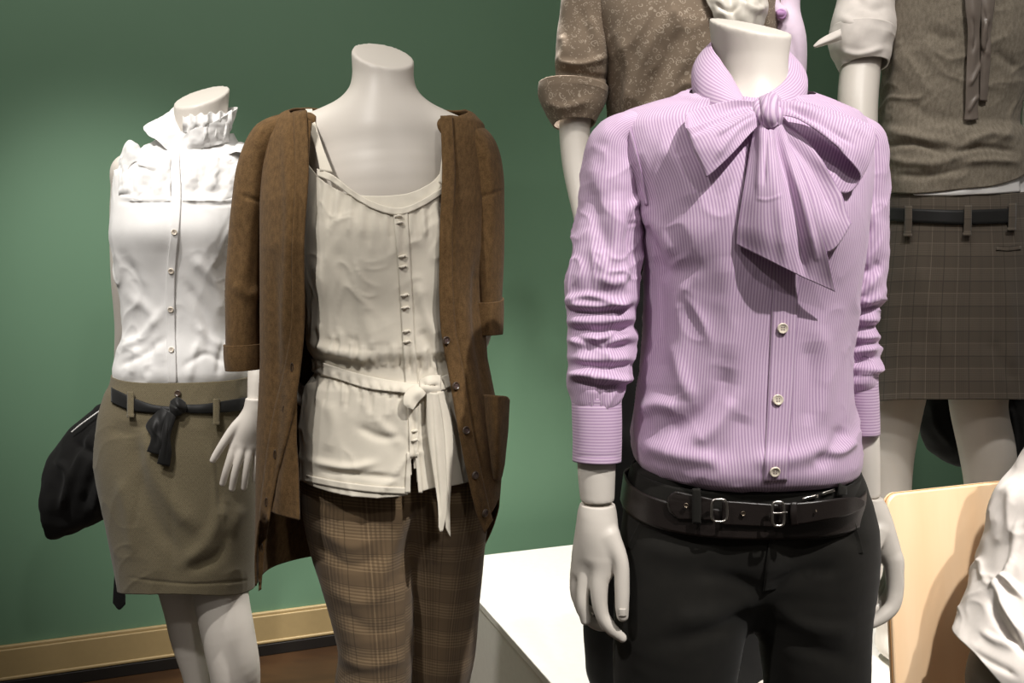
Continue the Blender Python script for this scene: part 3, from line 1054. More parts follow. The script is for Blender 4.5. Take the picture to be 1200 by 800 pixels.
    folds = [([(796, 340), (800, 400), (796, 470)], 10, .004), ([(768, 300), (772, 380), (770, 450)], 13, -.005),
             ([(772, 508), (798, 500), (822, 486), (845, 458), (852, 430)], 13, -.007), ([(795, 478), (770, 474), (752, 482)], 9, .006),
             ([(836, 545), (858, 520), (872, 486)], 12, -.004), ([(812, 520), (838, 500), (860, 466)], 10, .004),
             ([(750, 520), (800, 534), (850, 540)], 10, .005), ([(880, 540), (930, 536), (985, 520)], 11, .005),
             ([(955, 545), (975, 525), (990, 500)], 9, -.005), ([(968, 530), (986, 528), (1000, 515)], 6, .005),
             ([(785, 400), (800, 440), (812, 470)], 7, .003), ([(755, 240), (775, 268), (795, 300)], 9, .004), ([(752, 262), (770, 290), (782, 330)], 8, -.004),
             ([(756, 305), (790, 318), (830, 310)], 10, -.002), ([(960, 380), (968, 440), (962, 500)], 10, .003), ([(945, 400), (950, 450), (946, 500)], 9, -.003),
             ([(775, 170), (800, 200), (815, 240)], 12, .003), ([(850, 300), (855, 360), (850, 420)], 14, .002)]
    folds = [(f[0], f[1], f[2] * 1.3) for f in folds]
    bumps = [(815, 275, 42, 50, .010), (960, 270, 38, 50, .012), (888, 275, 20, 60, -.004)]
    gs = Grid(torso2(rows, d, [(0, 124), (-35, 118), (35, 118), (-90, 104), (90, 104), (180, 100)], [(0, 556), (180, 556)], nu=260, nv=280, n=2.15), True, folds, .0012, (14, 14, 8), 1, bumps, crease=.005, cscale=(11, 11, 7))
    shirt = gs.build('shirt', LILAC, T)
    lay('placket', gs, [(908, 150), (907, 300), (901, 440), (895, 565)], [(936, 150), (936, 300), (930, 440), (922, 564)], LILAC, shirt, off=.0008, thick=.0012, nv=90, wob=.0004)
    for (x, y) in ((916, 384), (910.5, 468), (907, 551)):
        c, n = gs.point(x, y, .003)
        button('button', c, n, .0064, PEARL, shirt, thread=THREAD)
    # shoulder seam lines stand a little proud
    for s in ([(733, 142), (739, 162), (748, 200), (756, 240)], [(1006, 140), (1004, 170), (1002, 205)]):
        lay('seam', gs, s, [(x + 4, y) for x, y in s], LILAC, shirt, off=.0012, thick=.0012, nv=30, nu=4)

    # sleeves
    def scr(x0, x1, ys, bow, amp, w):
        out = []
        for i, y in enumerate(ys):
            k = RNG.uniform(-5, 5)
            out.append(([(x0, y + k), ((x0 + x1) / 2, y + bow + RNG.uniform(-3, 3)), (x1, y - k)], w * RNG.uniform(.8, 1.3), amp * RNG.uniform(.7, 1.2)))
            out.append(([(x0 + RNG.uniform(0, 20), y + 9 + k), ((x0 + x1) / 2, y + 9 + bow), (x1, y + 9 - k * .5)], w * .8, -amp * RNG.uniform(.7, 1.1)))
        return out
    sp = [(768, 148, 1.11, 15, .03), (742, 151, 1.11, 21, .042), (719, 168, 1.11, 28, .048), (716, 200, 1.108, 34, .05), (714, 250, 1.105, 37, .05), (711, 300, 1.10, 39, .05),
          (705, 340, 1.097, 42, .05), (703, 372, 1.094, 38, .044), (703, 400, 1.09, 38, .043), (702, 430, 1.087, 36, .042), (699, 452, 1.083, 35, .039), (699, 466, 1.08, 30, .034), (700, 474, 1.08, 27, .03)]
    folds = scr(664, 742, (352, 374, 396, 418, 440), 4, .006, 5.5) + [
        ([(690, 215), (700, 260), (712, 305)], 9, -.005), ([(722, 235), (722, 280), (716, 315)], 8, .005), ([(745, 240), (738, 275), (742, 310), (735, 340)], 6, -.007),
        ([(752, 232), (740, 244), (744, 262)], 5, .007), ([(676, 250), (680, 300), (672, 335)], 8, .003), ([(700, 325), (720, 332), (742, 318)], 6, .005),
        ([(662, 352), (690, 346), (735, 358)], 4, .005), ([(668, 392), (700, 402), (738, 384)], 3.5, -.006), ([(664, 446), (690, 436), (730, 446)], 5, .005)]
    g = Grid(tube(sp, 140, 220), True, folds, .0018, (20, 20, 26), 3, crease=.005, cscale=(12, 12, 9))
    sl = g.build('sleeve', LILAC, T)
    cp = [(699, 465, 1.08, 29.3, .033), (699.5, 500, 1.077, 29, .033), (699.5, 540, 1.074, 28.5, .0325)]
    g = Grid(tube(cp, 100, 40), True, [([(672, 474), (700, 475), (727, 474)], 2, -.0012), ([(672, 534), (700, 535), (727, 534)], 1.6, -.0008)], .0005, (20, 20, 20), 2)
    g.build('cuff', LILAC_CROSS, sl, solid=.002)
    sp = [(970, 150, 1.12, 15, .03), (992, 153, 1.122, 21, .042), (1006, 170, 1.128, 26, .048), (1008, 200, 1.13, 28, .05), (1008, 250, 1.13, 28, .05), (1009, 300, 1.13, 26, .05), (1007, 335, 1.13, 24, .048),
          (1003, 365, 1.13, 21, .043), (1003, 400, 1.127, 20, .04), (1004, 425, 1.125, 21, .04), (1004, 442, 1.12, 20, .035), (1005, 452, 1.12, 18, .03)]
    folds = scr(985, 1030, (352, 372, 392, 412, 430), 2, .006, 5) + [([(1012, 230), (1024, 262), (1010, 310)], 6, .004), ([(1000, 310), (1018, 318), (1032, 306)], 6, -.005), ([(1002, 345), (1018, 335), (1030, 318)], 5, .005)]
    g = Grid(tube(sp, 120, 200), True, folds, .0016, (20, 20, 26), 5, crease=.005, cscale=(12, 12, 9))
    sl = g.build('sleeve', LILAC, T)
    g = Grid(tube([(1006, 436, 1.12, 20, .031), (1007, 470, 1.12, 20, .031), (1008, 507, 1.12, 19.5, .031)], 90, 30), True, [], .0005, (20, 20, 20), 6)
    g.build('cuff', LILAC_CROSS, sl, solid=.002)

    # collar: a deep folded band open at the throat
    ang = np.linspace(-172, 172, 90)           # angle from the back of the neck
    V = np.zeros((30, 90, 3))
    for j, a in enumerate(ang):
        f = abs(a) / 172.0
        side = -1 if a < 0 else 1              # -1 is photo left
        th = math.radians(a)
        topx = 879 + 49 * math.sin(th) * (1.0 if side < 0 else .92); topd = 1.12 + .05 * math.cos(th)
        ytop = np.interp(f, [0, .35, .52, .62, .75, .88, 1], [42, 46, 51, 57, 68, 87, 113] if side < 0 else [42, 52, 68, 78, 89, 103, 114])
        botx = 879 + 67 * math.sin(th); botd = 1.115 + .066 * math.cos(th) - .045 * max(0, f - .4)
        ybot = np.interp(f, [0, .3, .5, .62, .75, .9, 1], [78, 84, 98, 120, 134, 136, 130])
        p, q = P(topx, ytop, topd), P(botx, ybot, botd)
        for i, s in enumerate(np.linspace(0, 1, 30)):
            V[i, j] = p * (1 - s) + q * s
            out = np.array((math.sin(th), math.cos(th), 0))
            V[i, j] += out * (.010 * math.sin(s * PI) - .004 * (1 - s))
    sheet('collar', V, LILAC_CROSS, shirt, solid=.0018, wob=.0008)

    # bow: two loops, two tails and the knot
    bow = None
    c = .992
    def S(x, y, o):
        return (x, y, gs.at(min(max(x, 765), 992), max(y, 130))[0][0] - o)
    k0 = [[S(892, 116, .016), S(904, 112, .022), S(914, 119, .016)], [S(885, 122, .030), S(899, 121, .044), S(915, 126, .032)], [S(884, 134, .032), S(898, 136, .048), S(915, 136, .034)], [S(888, 146, .022), S(900, 149, .034), S(912, 146, .022)]]
    bow = sheet('bow', patch(k0, 30, 30), LILAC, T, solid=.004, off=1.0, folds=[([(890, 118), (896, 146)], 2.5, -.004), ([(905, 114), (903, 146)], 2.5, .004), ([(912, 118), (908, 146)], 2, -.003)], wob=.0015, wscale=(40, 40, 40))
    ol = [[.014, .016, .018, .020, .030, .040, .040, .040, .036], [.014, .015, .017, .019, .028, .040, .042, .042, .038], [.014, .014, .015, .017, .024, .034, .038, .038, .036], [.012, .012, .012, .013, .018, .024, .030, .032, .030]]
    xl = [[(888, 119), (860, 117), (830, 124), (808, 131), (803.5, 140), (806, 150), (840, 138), (868, 129), (888, 124)],
          [(889, 128), (862, 132), (832, 146), (812, 152), (806, 158), (812, 162), (842, 152), (868, 138), (889, 129)],
          [(890, 138), (864, 146), (836, 168), (820, 178), (816, 182), (820, 184), (846, 168), (870, 150), (889, 136)],
          [(891, 146), (866, 162), (844, 186), (831, 200), (827, 205), (829, 207), (856, 182), (876, 160), (890, 145)]]
    sheet('loop', patch([[S(x, y, o) for (x, y), o in zip(r, q)] for r, q in zip(xl, ol)], 40, 130), LILAC, bow, solid=.0012, folds=[([(882, 128), (850, 138), (810, 158)], 4, .004), ([(884, 138), (860, 156), (838, 186)], 4, -.003), ([(884, 133), (866, 142), (840, 158)], 2.5, -.003)], wob=.0014, wscale=(24, 24, 24))
    orr = [[.012, .014, .018, .024, .034, .048, .052, .046, .034], [.012, .013, .016, .022, .034, .052, .058, .050, .036], [.012, .012, .014, .018, .030, .050, .058, .050, .036], [.010, .010, .011, .014, .024, .044, .052, .046, .032]]
    xr = [[(908, 118), (935, 118), (975, 128), (1010, 142), (1026, 150), (1010, 146), (975, 132), (940, 121), (910, 119)],
          [(908, 128), (938, 136), (978, 158), (1010, 172), (1025, 170), (1010, 160), (974, 142), (938, 127), (910, 124)],
          [(908, 140), (938, 162), (974, 192), (1002, 203), (1018, 192), (1006, 174), (970, 150), (934, 132), (910, 129)],
          [(908, 150), (936, 184), (968, 216), (992, 226), (1008, 208), (998, 190), (962, 158), (930, 138), (910, 134)]]
    sheet('loop', patch([[S(x, y, o) for (x, y), o in zip(r, q)] for r, q in zip(xr, orr)], 40, 130), LILAC, bow, solid=.0012, folds=[([(922, 126), (960, 142), (1000, 168)], 4, .004), ([(930, 124), (985, 142), (1016, 160)], 4, -.003), ([(925, 132), (955, 150), (990, 178)], 3, -.003)], wob=.0014, wscale=(24, 24, 24))
    tail2 = [[S(900, 136, .020), S(908, 136, .026), S(918, 138, .020)],
             [S(900, 170, .014), S(930, 175, .024), S(962, 190, .018)],
             [S(915, 215, .010), S(950, 222, .018), S(983, 228, .012)],
             [S(922, 255, .008), S(958, 262, .016), S(991, 248, .014)],
             [S(932, 296, .006), S(973, 294.5, .014), S(998, 262, .016)]]
    sheet('tail', patch(tail2, 70, 50), LILAC, bow, solid=.0012, folds=[([(915, 150), (955, 200), (975, 250)], 6, -.005), ([(925, 150), (968, 200), (990, 250)], 5, .004)], wob=.001)
    tail1 = [[S(889, 134, .028), S(896, 132, .036), S(906, 134, .034), S(914, 137, .028)],
             [S(881, 165, .014), S(896, 162, .030), S(912, 165, .024), S(926, 172, .022)],
             [S(872, 220, .007), S(898, 220, .026), S(922, 220, .020), S(948, 222, .024)],
             [S(865, 262, .005), S(895, 268, .024), S(928, 275, .019), S(965, 280, .024)],
             [S(863, 286, .005), S(897, 303, .022), S(935, 322, .021), S(979, 342, .026)]]
    sheet('tail', patch(tail1, 110, 90), LILAC, bow, solid=.0012, folds=[([(908, 140), (916, 180), (930, 235), (940, 300), (944, 324)], 5, -.006), ([(898, 140), (905, 190), (915, 260), (920, 310)], 7, .004), ([(913, 150), (924, 190), (942, 240), (956, 300)], 5, .004),
          ([(888, 233), (900, 234), (916, 229)], 1.6, .0008), ([(893, 138), (892, 180), (889, 230)], 4, .002), ([(900, 140), (898, 170), (896, 215)], 2, -.002)], wob=.0012)
    return T


lilac_mannequin()


def ring_y(yf, df, d):
    """row, measured at depth d, of a point seen at pixel yf at depth df"""
    return HY + (yf - HY) * df / d


# ------------------------------------------------------------------ mannequin in the ruffled white blouse
def blouse_mannequin():
    d = 1.70
    T = thing('mannequin', 'headless white mannequin in sleeveless ruffled white blouse and grey skirt with black sash', 'mannequin', (P(215, 600, d)[0], d, 0.0))
    b = Body((-0.86, 1.50, -0.01), (-0.45, 1.90, 1.56), 0.0036)
    b.limb([(226, 215, 1.715, 44), (232, 175, 1.71, 31), (235, 140, 1.71, 29.5), (236, 115, 1.71, 30.5), (237, 90, 1.71, 32)], 0.02)
    b.chain([(P(152, 205, 1.71), 0.034), (P(284, 200, 1.72), 0.034)], 0.04)
    b.limb([(213, 230, 1.71, 60), (212, 300, 1.70, 62), (213, 380, 1.70, 55), (214, 440, 1.71, 62), (212, 520, 1.71, 78)], 0.03, 1.3)
    b.limb([(153, 200, 1.71, 20), (147, 250, 1.715, 17), (147, 320, 1.73, 16), (150, 380, 1.76, 14.5), (147, 430, 1.79, 12), (150, 480, 1.80, 11)], 0.012)
    b.limb([(285, 200, 1.71, 20), (300, 260, 1.71, 17), (306, 330, 1.67, 16), (304, 390, 1.62, 14), (302, 440, 1.578, 11.5), (300, 468, 1.565, 10), (299, 480, 1.56, 9.8)], 0.012)
    b.limb([(180, 560, 1.72, 50), (203, 640, 1.72, 32), (216, 700, 1.72, 25.5), (222, 745, 1.725, 21), (232, 800, 1.73, 15), (236, 850, 1.75, 19), (238, 930, 1.75, 16), (240, 985, 1.74, 11)], 0.012)
    b.limb([(252, 560, 1.70, 52), (258, 640, 1.68, 38), (259, 695, 1.665, 31), (268, 745, 1.655, 29.5), (276, 790, 1.66, 28), (278, 860, 1.69, 22), (278, 930, 1.71, 17), (276, 985, 1.71, 11.5)], 0.012)
    for x, dd in ((240, 1.74), (276, 1.71)):
        p = P(x, 985, dd)
        b.chain([(p, .02), (p + np.array((0, .015, -.03)), .024), (np.array((p[0] + .01, p[1] - .08, .032)), .024), (np.array((p[0] + .015, p[1] - .14, .022)), .014)], .02)
    b.cut_box(P(236, 113, 1.71), (-0.16, -0.5, 0.85), 0.085)
    b.cut_box(P(300, 472, 1.565), (-0.05, 0, -1), 0.035, 0.0015)
    b.build('body', SHELL, T, smooth=5)

    e = 1.560
    lo, hi = np.array((P(240, 0, 1.62)[0], 1.49, P(0, 588, 1.62)[2])), P(318, 458, 1.61)
    h = Body(lo, hi + np.array((0.01, 0, 0)), 0.0016)
    for c in ([(300, 462, e, 10), (297, 480, e - .002, 10.5), (290, 500, e - .006, 12), (284, 518, e - .008, 9)],
              [(300, 470, e, 10), (296, 500, e, 12), (293, 520, e - .002, 9.5)], [(301, 480, e, 9), (301, 510, e + .004, 7), (300, 526, e + .004, 6)],
              [(294, 488, e, 9), (281, 505, e - .004, 8), (277, 522, e - .008, 7)]):
        h.limb(c, 0.01)
    for c in ([(290, 488, e - .004, 8), (275, 501, e - .014, 6), (262, 519, e - .02, 5), (252, 535, e - .02, 4.3), (249.5, 539, e - .02, 3.6)],
              [(277, 516, e - .008, 6.6), (271, 534, e - .016, 4.9), (265, 552, e - .016, 4.3), (261, 566, e - .01, 3.7)],
              [(285, 516, e - .008, 6.6), (280.5, 536, e - .018, 5), (275, 556, e - .018, 4.4), (272, 572, e - .012, 3.8)],
              [(293, 516, e - .002, 6.2), (291, 536, e - .012, 4.7), (288, 556, e - .012, 4.2), (286, 571, e - .006, 3.7)],
              [(300, 515, e + .006, 5.6), (301, 534, e, 4.2), (299.5, 550, e, 3.7), (298, 562, e + .004, 3.3)]):
        g = Body(lo, hi + np.array((0.01, 0, 0)), 0.0016); g.limb(c, 0.003)
        k = 0.004; t = np.clip(0.5 + 0.5 * (h.f - g.f) / k, 0, 1)
        h.f = (h.f + (g.f - h.f) * t - k * t * (1 - t)).astype(np.float32)
    h.cut(P(300, 466.5, e), (0.05, 0, 1), 0.0015)
    h.build('hand', SHELL, T, smooth=3)

    # blouse
    rows = [(150, 196, 268, .05, .05, .012), (165, 186, 276, .055, .06, .01), (180, 164, 290, .066, .075, .006), (196, 148, 296, .08, .085), (225, 138, 300, .10, .092), (250, 139, 298, .118, .092),
            (275, 139, 294, .128, .09), (300, 142, 290, .120, .088), (340, 147, 284, .105, .084), (385, 151, 282, .095, .08), (415, 143, 290, .102, .085), (432, 139, 294, .104, .088), (446, 141, 292, .098, .085), (460, 145, 288, .09, .08)]
    folds = [([(150, 345), (185, 375), (190, 430)], 7, .004), ([(145, 300), (165, 350), (160, 410)], 7, -.005), ([(140, 410), (165, 395), (185, 370)], 5, .005), ([(142, 428), (170, 415), (195, 395)], 4, -.004),
             ([(225, 300), (250, 330), (262, 370)], 7, .005), ([(215, 330), (240, 370), (245, 420)], 6, -.004), ([(230, 380), (250, 400), (275, 410)], 5, .004), ([(215, 430), (240, 415), (265, 425)], 4, -.004),
             ([(155, 440), (158, 425), (160, 405)], 4, .004), ([(175, 440), (178, 420), (180, 400)], 4, -.003), ([(222, 445), (226, 420), (232, 400)], 4, .004), ([(255, 440), (258, 420), (262, 400)], 4, -.004),
             ([(142, 231), (175, 234), (203, 233)], 2.4, .0025), ([(142, 237), (175, 239), (203, 238)], 2.2, -.002), ([(212, 233), (250, 236), (290, 232)], 2.4, .0025), ([(212, 239), (250, 241), (290, 238)], 2.2, -.002),
             ([(225, 215), (240, 228), (262, 220)], 4, -.004)]
    g = Grid(torso2([r for r in rows], d, [(0, 158), (-60, 158), (60, 158), (180, 152), (-120, 152), (120, 152)], [(0, 452), (90, 448), (-90, 448), (180, 448)], nu=200, nv=200), True, folds, .0014, (16, 16, 9), 11, crease=.006, cscale=(10, 10, 7), bumps=[(180, 270, 26, 34, .010), (255, 270, 26, 34, .010)])
    bl = g.build('blouse', WHITE, T)
    lay('placket', g, [(200, 178), (203, 235), (195, 330), (197, 450)], [(210, 178), (212, 235), (205, 330), (207, 450)], WHITE, bl, off=.0015, thick=.002, nv=80, wob=.0006)
    for y in (272, 317, 362, 410):
        x = np.interp(y, [235, 330, 450], [207, 200, 202])
        c, n = g.point(x, y, .0035); button('button', c, n, .0052, PEARL, bl, thread=THREAD)
    # gathered ruffles on the yoke
    for (xa, xb, ya, yb, s) in ((140, 200, 176, 236, 1), (214, 288, 180, 236, 2)):
        rows_ = []
        for i, t in enumerate(np.linspace(0, 1, 6)):
            row = []
            for j, q in enumerate(np.linspace(0, 1, 9)):
                x = xa + (xb - xa) * q; y = ya + (yb - ya) * t + (8 * (1 - q) if s == 1 else 8 * q) * (1 - t)
                dd, _ = g.at(x, max(y, 172))
                row.append((x, y, dd[0] - .0005 - .0035 * math.sin(t * PI) + .0035 * math.sin(j * 2.3 + i) * math.sin(t * PI)))
            rows_.append(row)
        sheet('yoke_frill', patch(rows_, 50, 60), WHITE, bl, solid=.0012, wob=.003, wscale=(60, 30, 40), seed=s)
    cap = [[(140, 212, 1.70), (139, 192, 1.70), (143, 176, 1.70), (151, 165, 1.70), (160, 168, 1.70), (168, 180, 1.70), (176, 186, 1.69)],
           [(143, 218, 1.66), (142, 196, 1.645), (147, 182, 1.64), (154, 174, 1.64), (162, 178, 1.645), (170, 186, 1.65), (178, 190, 1.65)],
           [(148, 226, 1.635), (148, 206, 1.63), (152, 196, 1.63), (158, 190, 1.63), (165, 192, 1.63), (172, 196, 1.635), (180, 198, 1.64)]]
    sheet('shoulder_frill', patch(cap, 30, 60), WHITE, bl, solid=.0012, wob=.003, wscale=(40, 30, 40), seed=3)
    cap = [[(262, 176, 1.69), (272, 168, 1.70), (284, 166, 1.70), (295, 176, 1.70), (300, 196, 1.70), (300, 216, 1.70)],
           [(258, 186, 1.66), (268, 180, 1.65), (280, 178, 1.645), (291, 188, 1.65), (297, 206, 1.65), (297, 224, 1.66)]]
    sheet('shoulder_frill', patch(cap, 30, 60), WHITE, bl, solid=.0012, wob=.003, wscale=(40, 30, 40), seed=4)
    # stand-up frilled collar, open at the throat and spread out
    lw = [[(206, 176, 1.652), (212, 158, 1.66), (207, 140, 1.675), (204, 126, 1.70), (212, 124, 1.74)],
          [(202, 176, 1.645), (196, 160, 1.65), (191, 148, 1.665), (196, 134, 1.695), (206, 126, 1.745)],
          [(200, 177, 1.64), (190, 166, 1.64), (178, 157, 1.655), (186, 143, 1.69), (202, 130, 1.75)],
          [(199, 178, 1.638), (188, 168, 1.635), (171, 155, 1.648), (169, 148, 1.67), (198, 132, 1.75)]]
    sheet('collar', patch(lw, 40, 50), WHITE, bl, solid=.0012, wob=.0018, wscale=(40, 30, 50), seed=5)
    rw = [[(210, 182, 1.648), (226, 176, 1.64), (245, 172, 1.645), (260, 168, 1.66), (268, 158, 1.70), (262, 150, 1.75)],
          [(211, 172, 1.65), (226, 164, 1.636), (246, 158, 1.64), (264, 150, 1.66), (274, 140, 1.70), (266, 138, 1.755)],
          [(213, 162, 1.655), (226, 152, 1.638), (246, 145, 1.64), (266, 134, 1.66), (278, 126, 1.70), (268, 126, 1.76)]]
    sheet('collar', patch(rw, 50, 80), WHITE, bl, solid=.0012, wob=.003, wscale=(45, 35, 45), seed=6)
    for k, (ya, yb) in enumerate(((136, 156), (150, 172))):
        xs_ = np.linspace(214 + 6 * k, 272 - 4 * k, 17)
        fr = [[(x, ya + 2.0 * math.sin(i * 1.9 + k) - (x - 214) * .10, 1.640 + abs(x - 236) * .0009 - .008 * math.cos(i * 1.6 + k)) for i, x in enumerate(xs_)],
              [(x, (ya + yb) / 2 - (x - 214) * .10, 1.634 + abs(x - 236) * .0009 - .005 * math.cos(i * 1.6 + k)) for i, x in enumerate(xs_)],
              [(x, yb - (x - 214) * .10, 1.640 + abs(x - 236) * .0009) for i, x in enumerate(xs_)]]
        sheet('collar_frill', patch(fr, 24, 130), WHITE, bl, solid=.0008, wob=.0015, wscale=(60, 40, 60), seed=8 + k)

    # skirt
    prof = [(434, 139, 294, .108, .096), (446, 137, 296, .112, .098), (458, 131, 298, .116, .102), (490, 123, 303, .126, .115), (530, 121, 306, .132, .125), (570, 127, 306, .134, .127), (600, 133, 305, .133, .126), (640, 141, 302, .131, .122), (675, 148, 299, .129, .12), (694, 152, 297, .128, .118)]
    folds = [([(172, 500), (182, 550), (204, 590), (232, 622)], 11, .009), ([(158, 505), (166, 570), (184, 615), (210, 650)], 9, -.006), ([(262, 590), (244, 632), (215, 660)], 8, .006), ([(140, 560), (150, 600), (156, 650)], 8, .004), ([(270, 620), (250, 655), (220, 668)], 7, -.005),
             ([(205, 480), (202, 560), (200, 680)], 1.6, -.002), ([(250, 520), (256, 580), (258, 620)], 2.4, -.003), ([(248, 516), (252, 560), (254, 600)], 4, .003), ([(165, 560), (160, 600), (157, 620)], 2, -.002), ([(285, 590), (265, 630), (240, 650)], 8, .003),
             ([(128, 500), (150, 505), (180, 495)], 8, -.003), ([(152, 676), (220, 684), (290, 680)], 1.5, -.0015)]
    V = torso2(prof, d, [(0, 441), (-90, 436), (90, 440), (180, 436)], [(0, 668), (-90, 683), (90, 687), (180, 690)], nu=220, nv=200)
    g = Grid(V, True, folds, .0016, (10, 10, 6), 13, crease=.003, cscale=(7, 7, 5))
    sk = g.build('skirt', SKIRT, T, solid=.003)
    for x, y0, y1 in ((153.5, 459, 489), (253.5, 467, 498)):
        lay('belt_loop', g, [(x - 3.6, y0), (x - 3.6, (y0 + y1) / 2), (x - 3.8, y1)], [(x + 3.6, y0), (x + 3.6, (y0 + y1) / 2), (x + 3.4, y1)], SKIRT, sk, off=.0075, thick=.002, nv=20, nu=6, crown=.001)
        lay('loop_hem', g, [(x - 4, y1 - 4), (x - 4, y1)], [(x + 4, y1 - 4), (x + 4, y1)], SKIRT, sk, off=.009, thick=.0015, nv=5, nu=5)
    sash = lay('sash', g, [(131, 454), (152, 464), (178, 474), (203, 477)], [(131, 471), (152, 480), (178, 483), (203, 484)], RIBBON, T, off=.0035, thick=.0018, nv=40, nu=8, crown=.002)
    lay('sash_band', g, [(210, 474), (235, 474), (262, 470), (296, 464)], [(210, 482), (235, 484), (262, 483), (296, 479)], RIBBON, sash, off=.0035, thick=.0018, nv=40, nu=8, crown=.002)
    s = lambda x, y, o: (x, y, g.at(x, y)[0][0] - o)
    sheet('knot', patch([[s(200, 470, .008), s(208, 466, .012), s(217, 472, .006)], [s(199, 478, .014), s(208, 477, .022), s(218, 478, .01)], [s(201, 485, .008), s(209, 486, .012), s(217, 483, .006)]], 16, 16), RIBBON, sash, solid=.004, folds=[([(200, 472), (216, 484)], 2, -.004)])
    sheet('sash_tail', patch([[s(190, 476, .006), s(197, 480, .008), s(204, 483, .008)], [s(171, 498, .010), s(180, 502, .018), s(192, 506, .012)], [s(177, 512, .010), s(186, 517, .016), s(197, 520, .012)], [s(172, 529, .008), s(184, 532, .012), s(190, 534, .010)]], 30, 16), RIBBON, sash, solid=.0012, folds=[([(186, 486), (182, 525)], 3, -.003)])
    sheet('sash_tail', patch([[s(196, 480, .012), s(203, 482, .012), s(208, 483, .010)], [s(190, 505, .016), s(196, 508, .02), s(200, 510, .014)], [s(188, 525, .014), s(195, 528, .018), s(201, 530, .012)], [s(184, 543, .010), s(192, 545, .012), s(199, 546, .010)]], 30, 16), RIBBON, sash, solid=.0012, folds=[([(199, 488), (194, 540)], 2.5, -.003)])
    c, n = g.point(209, 461, .003); button('skirt_button', c, n, .006, HORN, sk)

    # black coat over the hidden hand, behind the hip
    Ct = thing('coat', 'black coat slung over the hidden arm behind the grey skirt', 'coat', (P(95, 560, 1.88)[0], 1.88, P(95, 560, 1.88)[2]))
    c = Body(P(25, 660, 1.76), P(215, 455, 2.06), 0.005)
    c.limb([(122, 486, 1.87, 13), (105, 520, 1.87, 28), (86, 560, 1.87, 36), (70, 590, 1.87, 30), (62, 610, 1.87, 20)], 0.02)
    c.limb([(150, 500, 1.87, 22), (135, 540, 1.87, 42), (112, 575, 1.87, 32), (90, 597, 1.87, 26), (66, 604, 1.87, 22)], 0.02)
    c.limb([(170, 540, 1.89, 40), (150, 570, 1.89, 34), (130, 580, 1.89, 20)], 0.02)
    c.limb([(116, 482, 1.86, 6), (135, 478, 1.86, 8), (160, 490, 1.87, 12)], 0.01)
    folds = [([(115, 500), (90, 545), (70, 600)], 5, .010), ([(125, 520), (105, 565), (95, 600)], 5, -.010), ([(128, 540), (115, 580), (110, 600)], 4, .008), ([(62, 540), (78, 550), (76, 590)], 4, .007), ([(90, 520), (110, 530), (128, 528)], 5, -.008)]
    c.build('coat_cloth', COAT, Ct, folds=folds, wob=.006, wscale=(14, 14, 14))
    wire('lining_edge', [P(124, 476, 1.845), P(110, 486, 1.83), P(95, 497, 1.82), P(84, 506, 1.82)], .0016, WHITE, Ct)
    st = [[(137, 596, 1.86), (143, 596, 1.858), (149, 596, 1.86)], [(137, 640, 1.862), (143, 641, 1.86), (148, 642, 1.862)], [(134, 680, 1.86), (140, 681, 1.858), (147, 682, 1.86)], [(132.5, 706, 1.86), (140, 714, 1.858), (147, 708, 1.86)]]
    o = sheet('belt_strap', patch(st, 40, 10), COAT, Ct, solid=.003)
    for y in (659, 671, 690):
        button('eyelet', P(140.5, y, 1.8555), np.array((0, -1.0, 0)), .0022, METAL, o, .001)


blouse_mannequin()


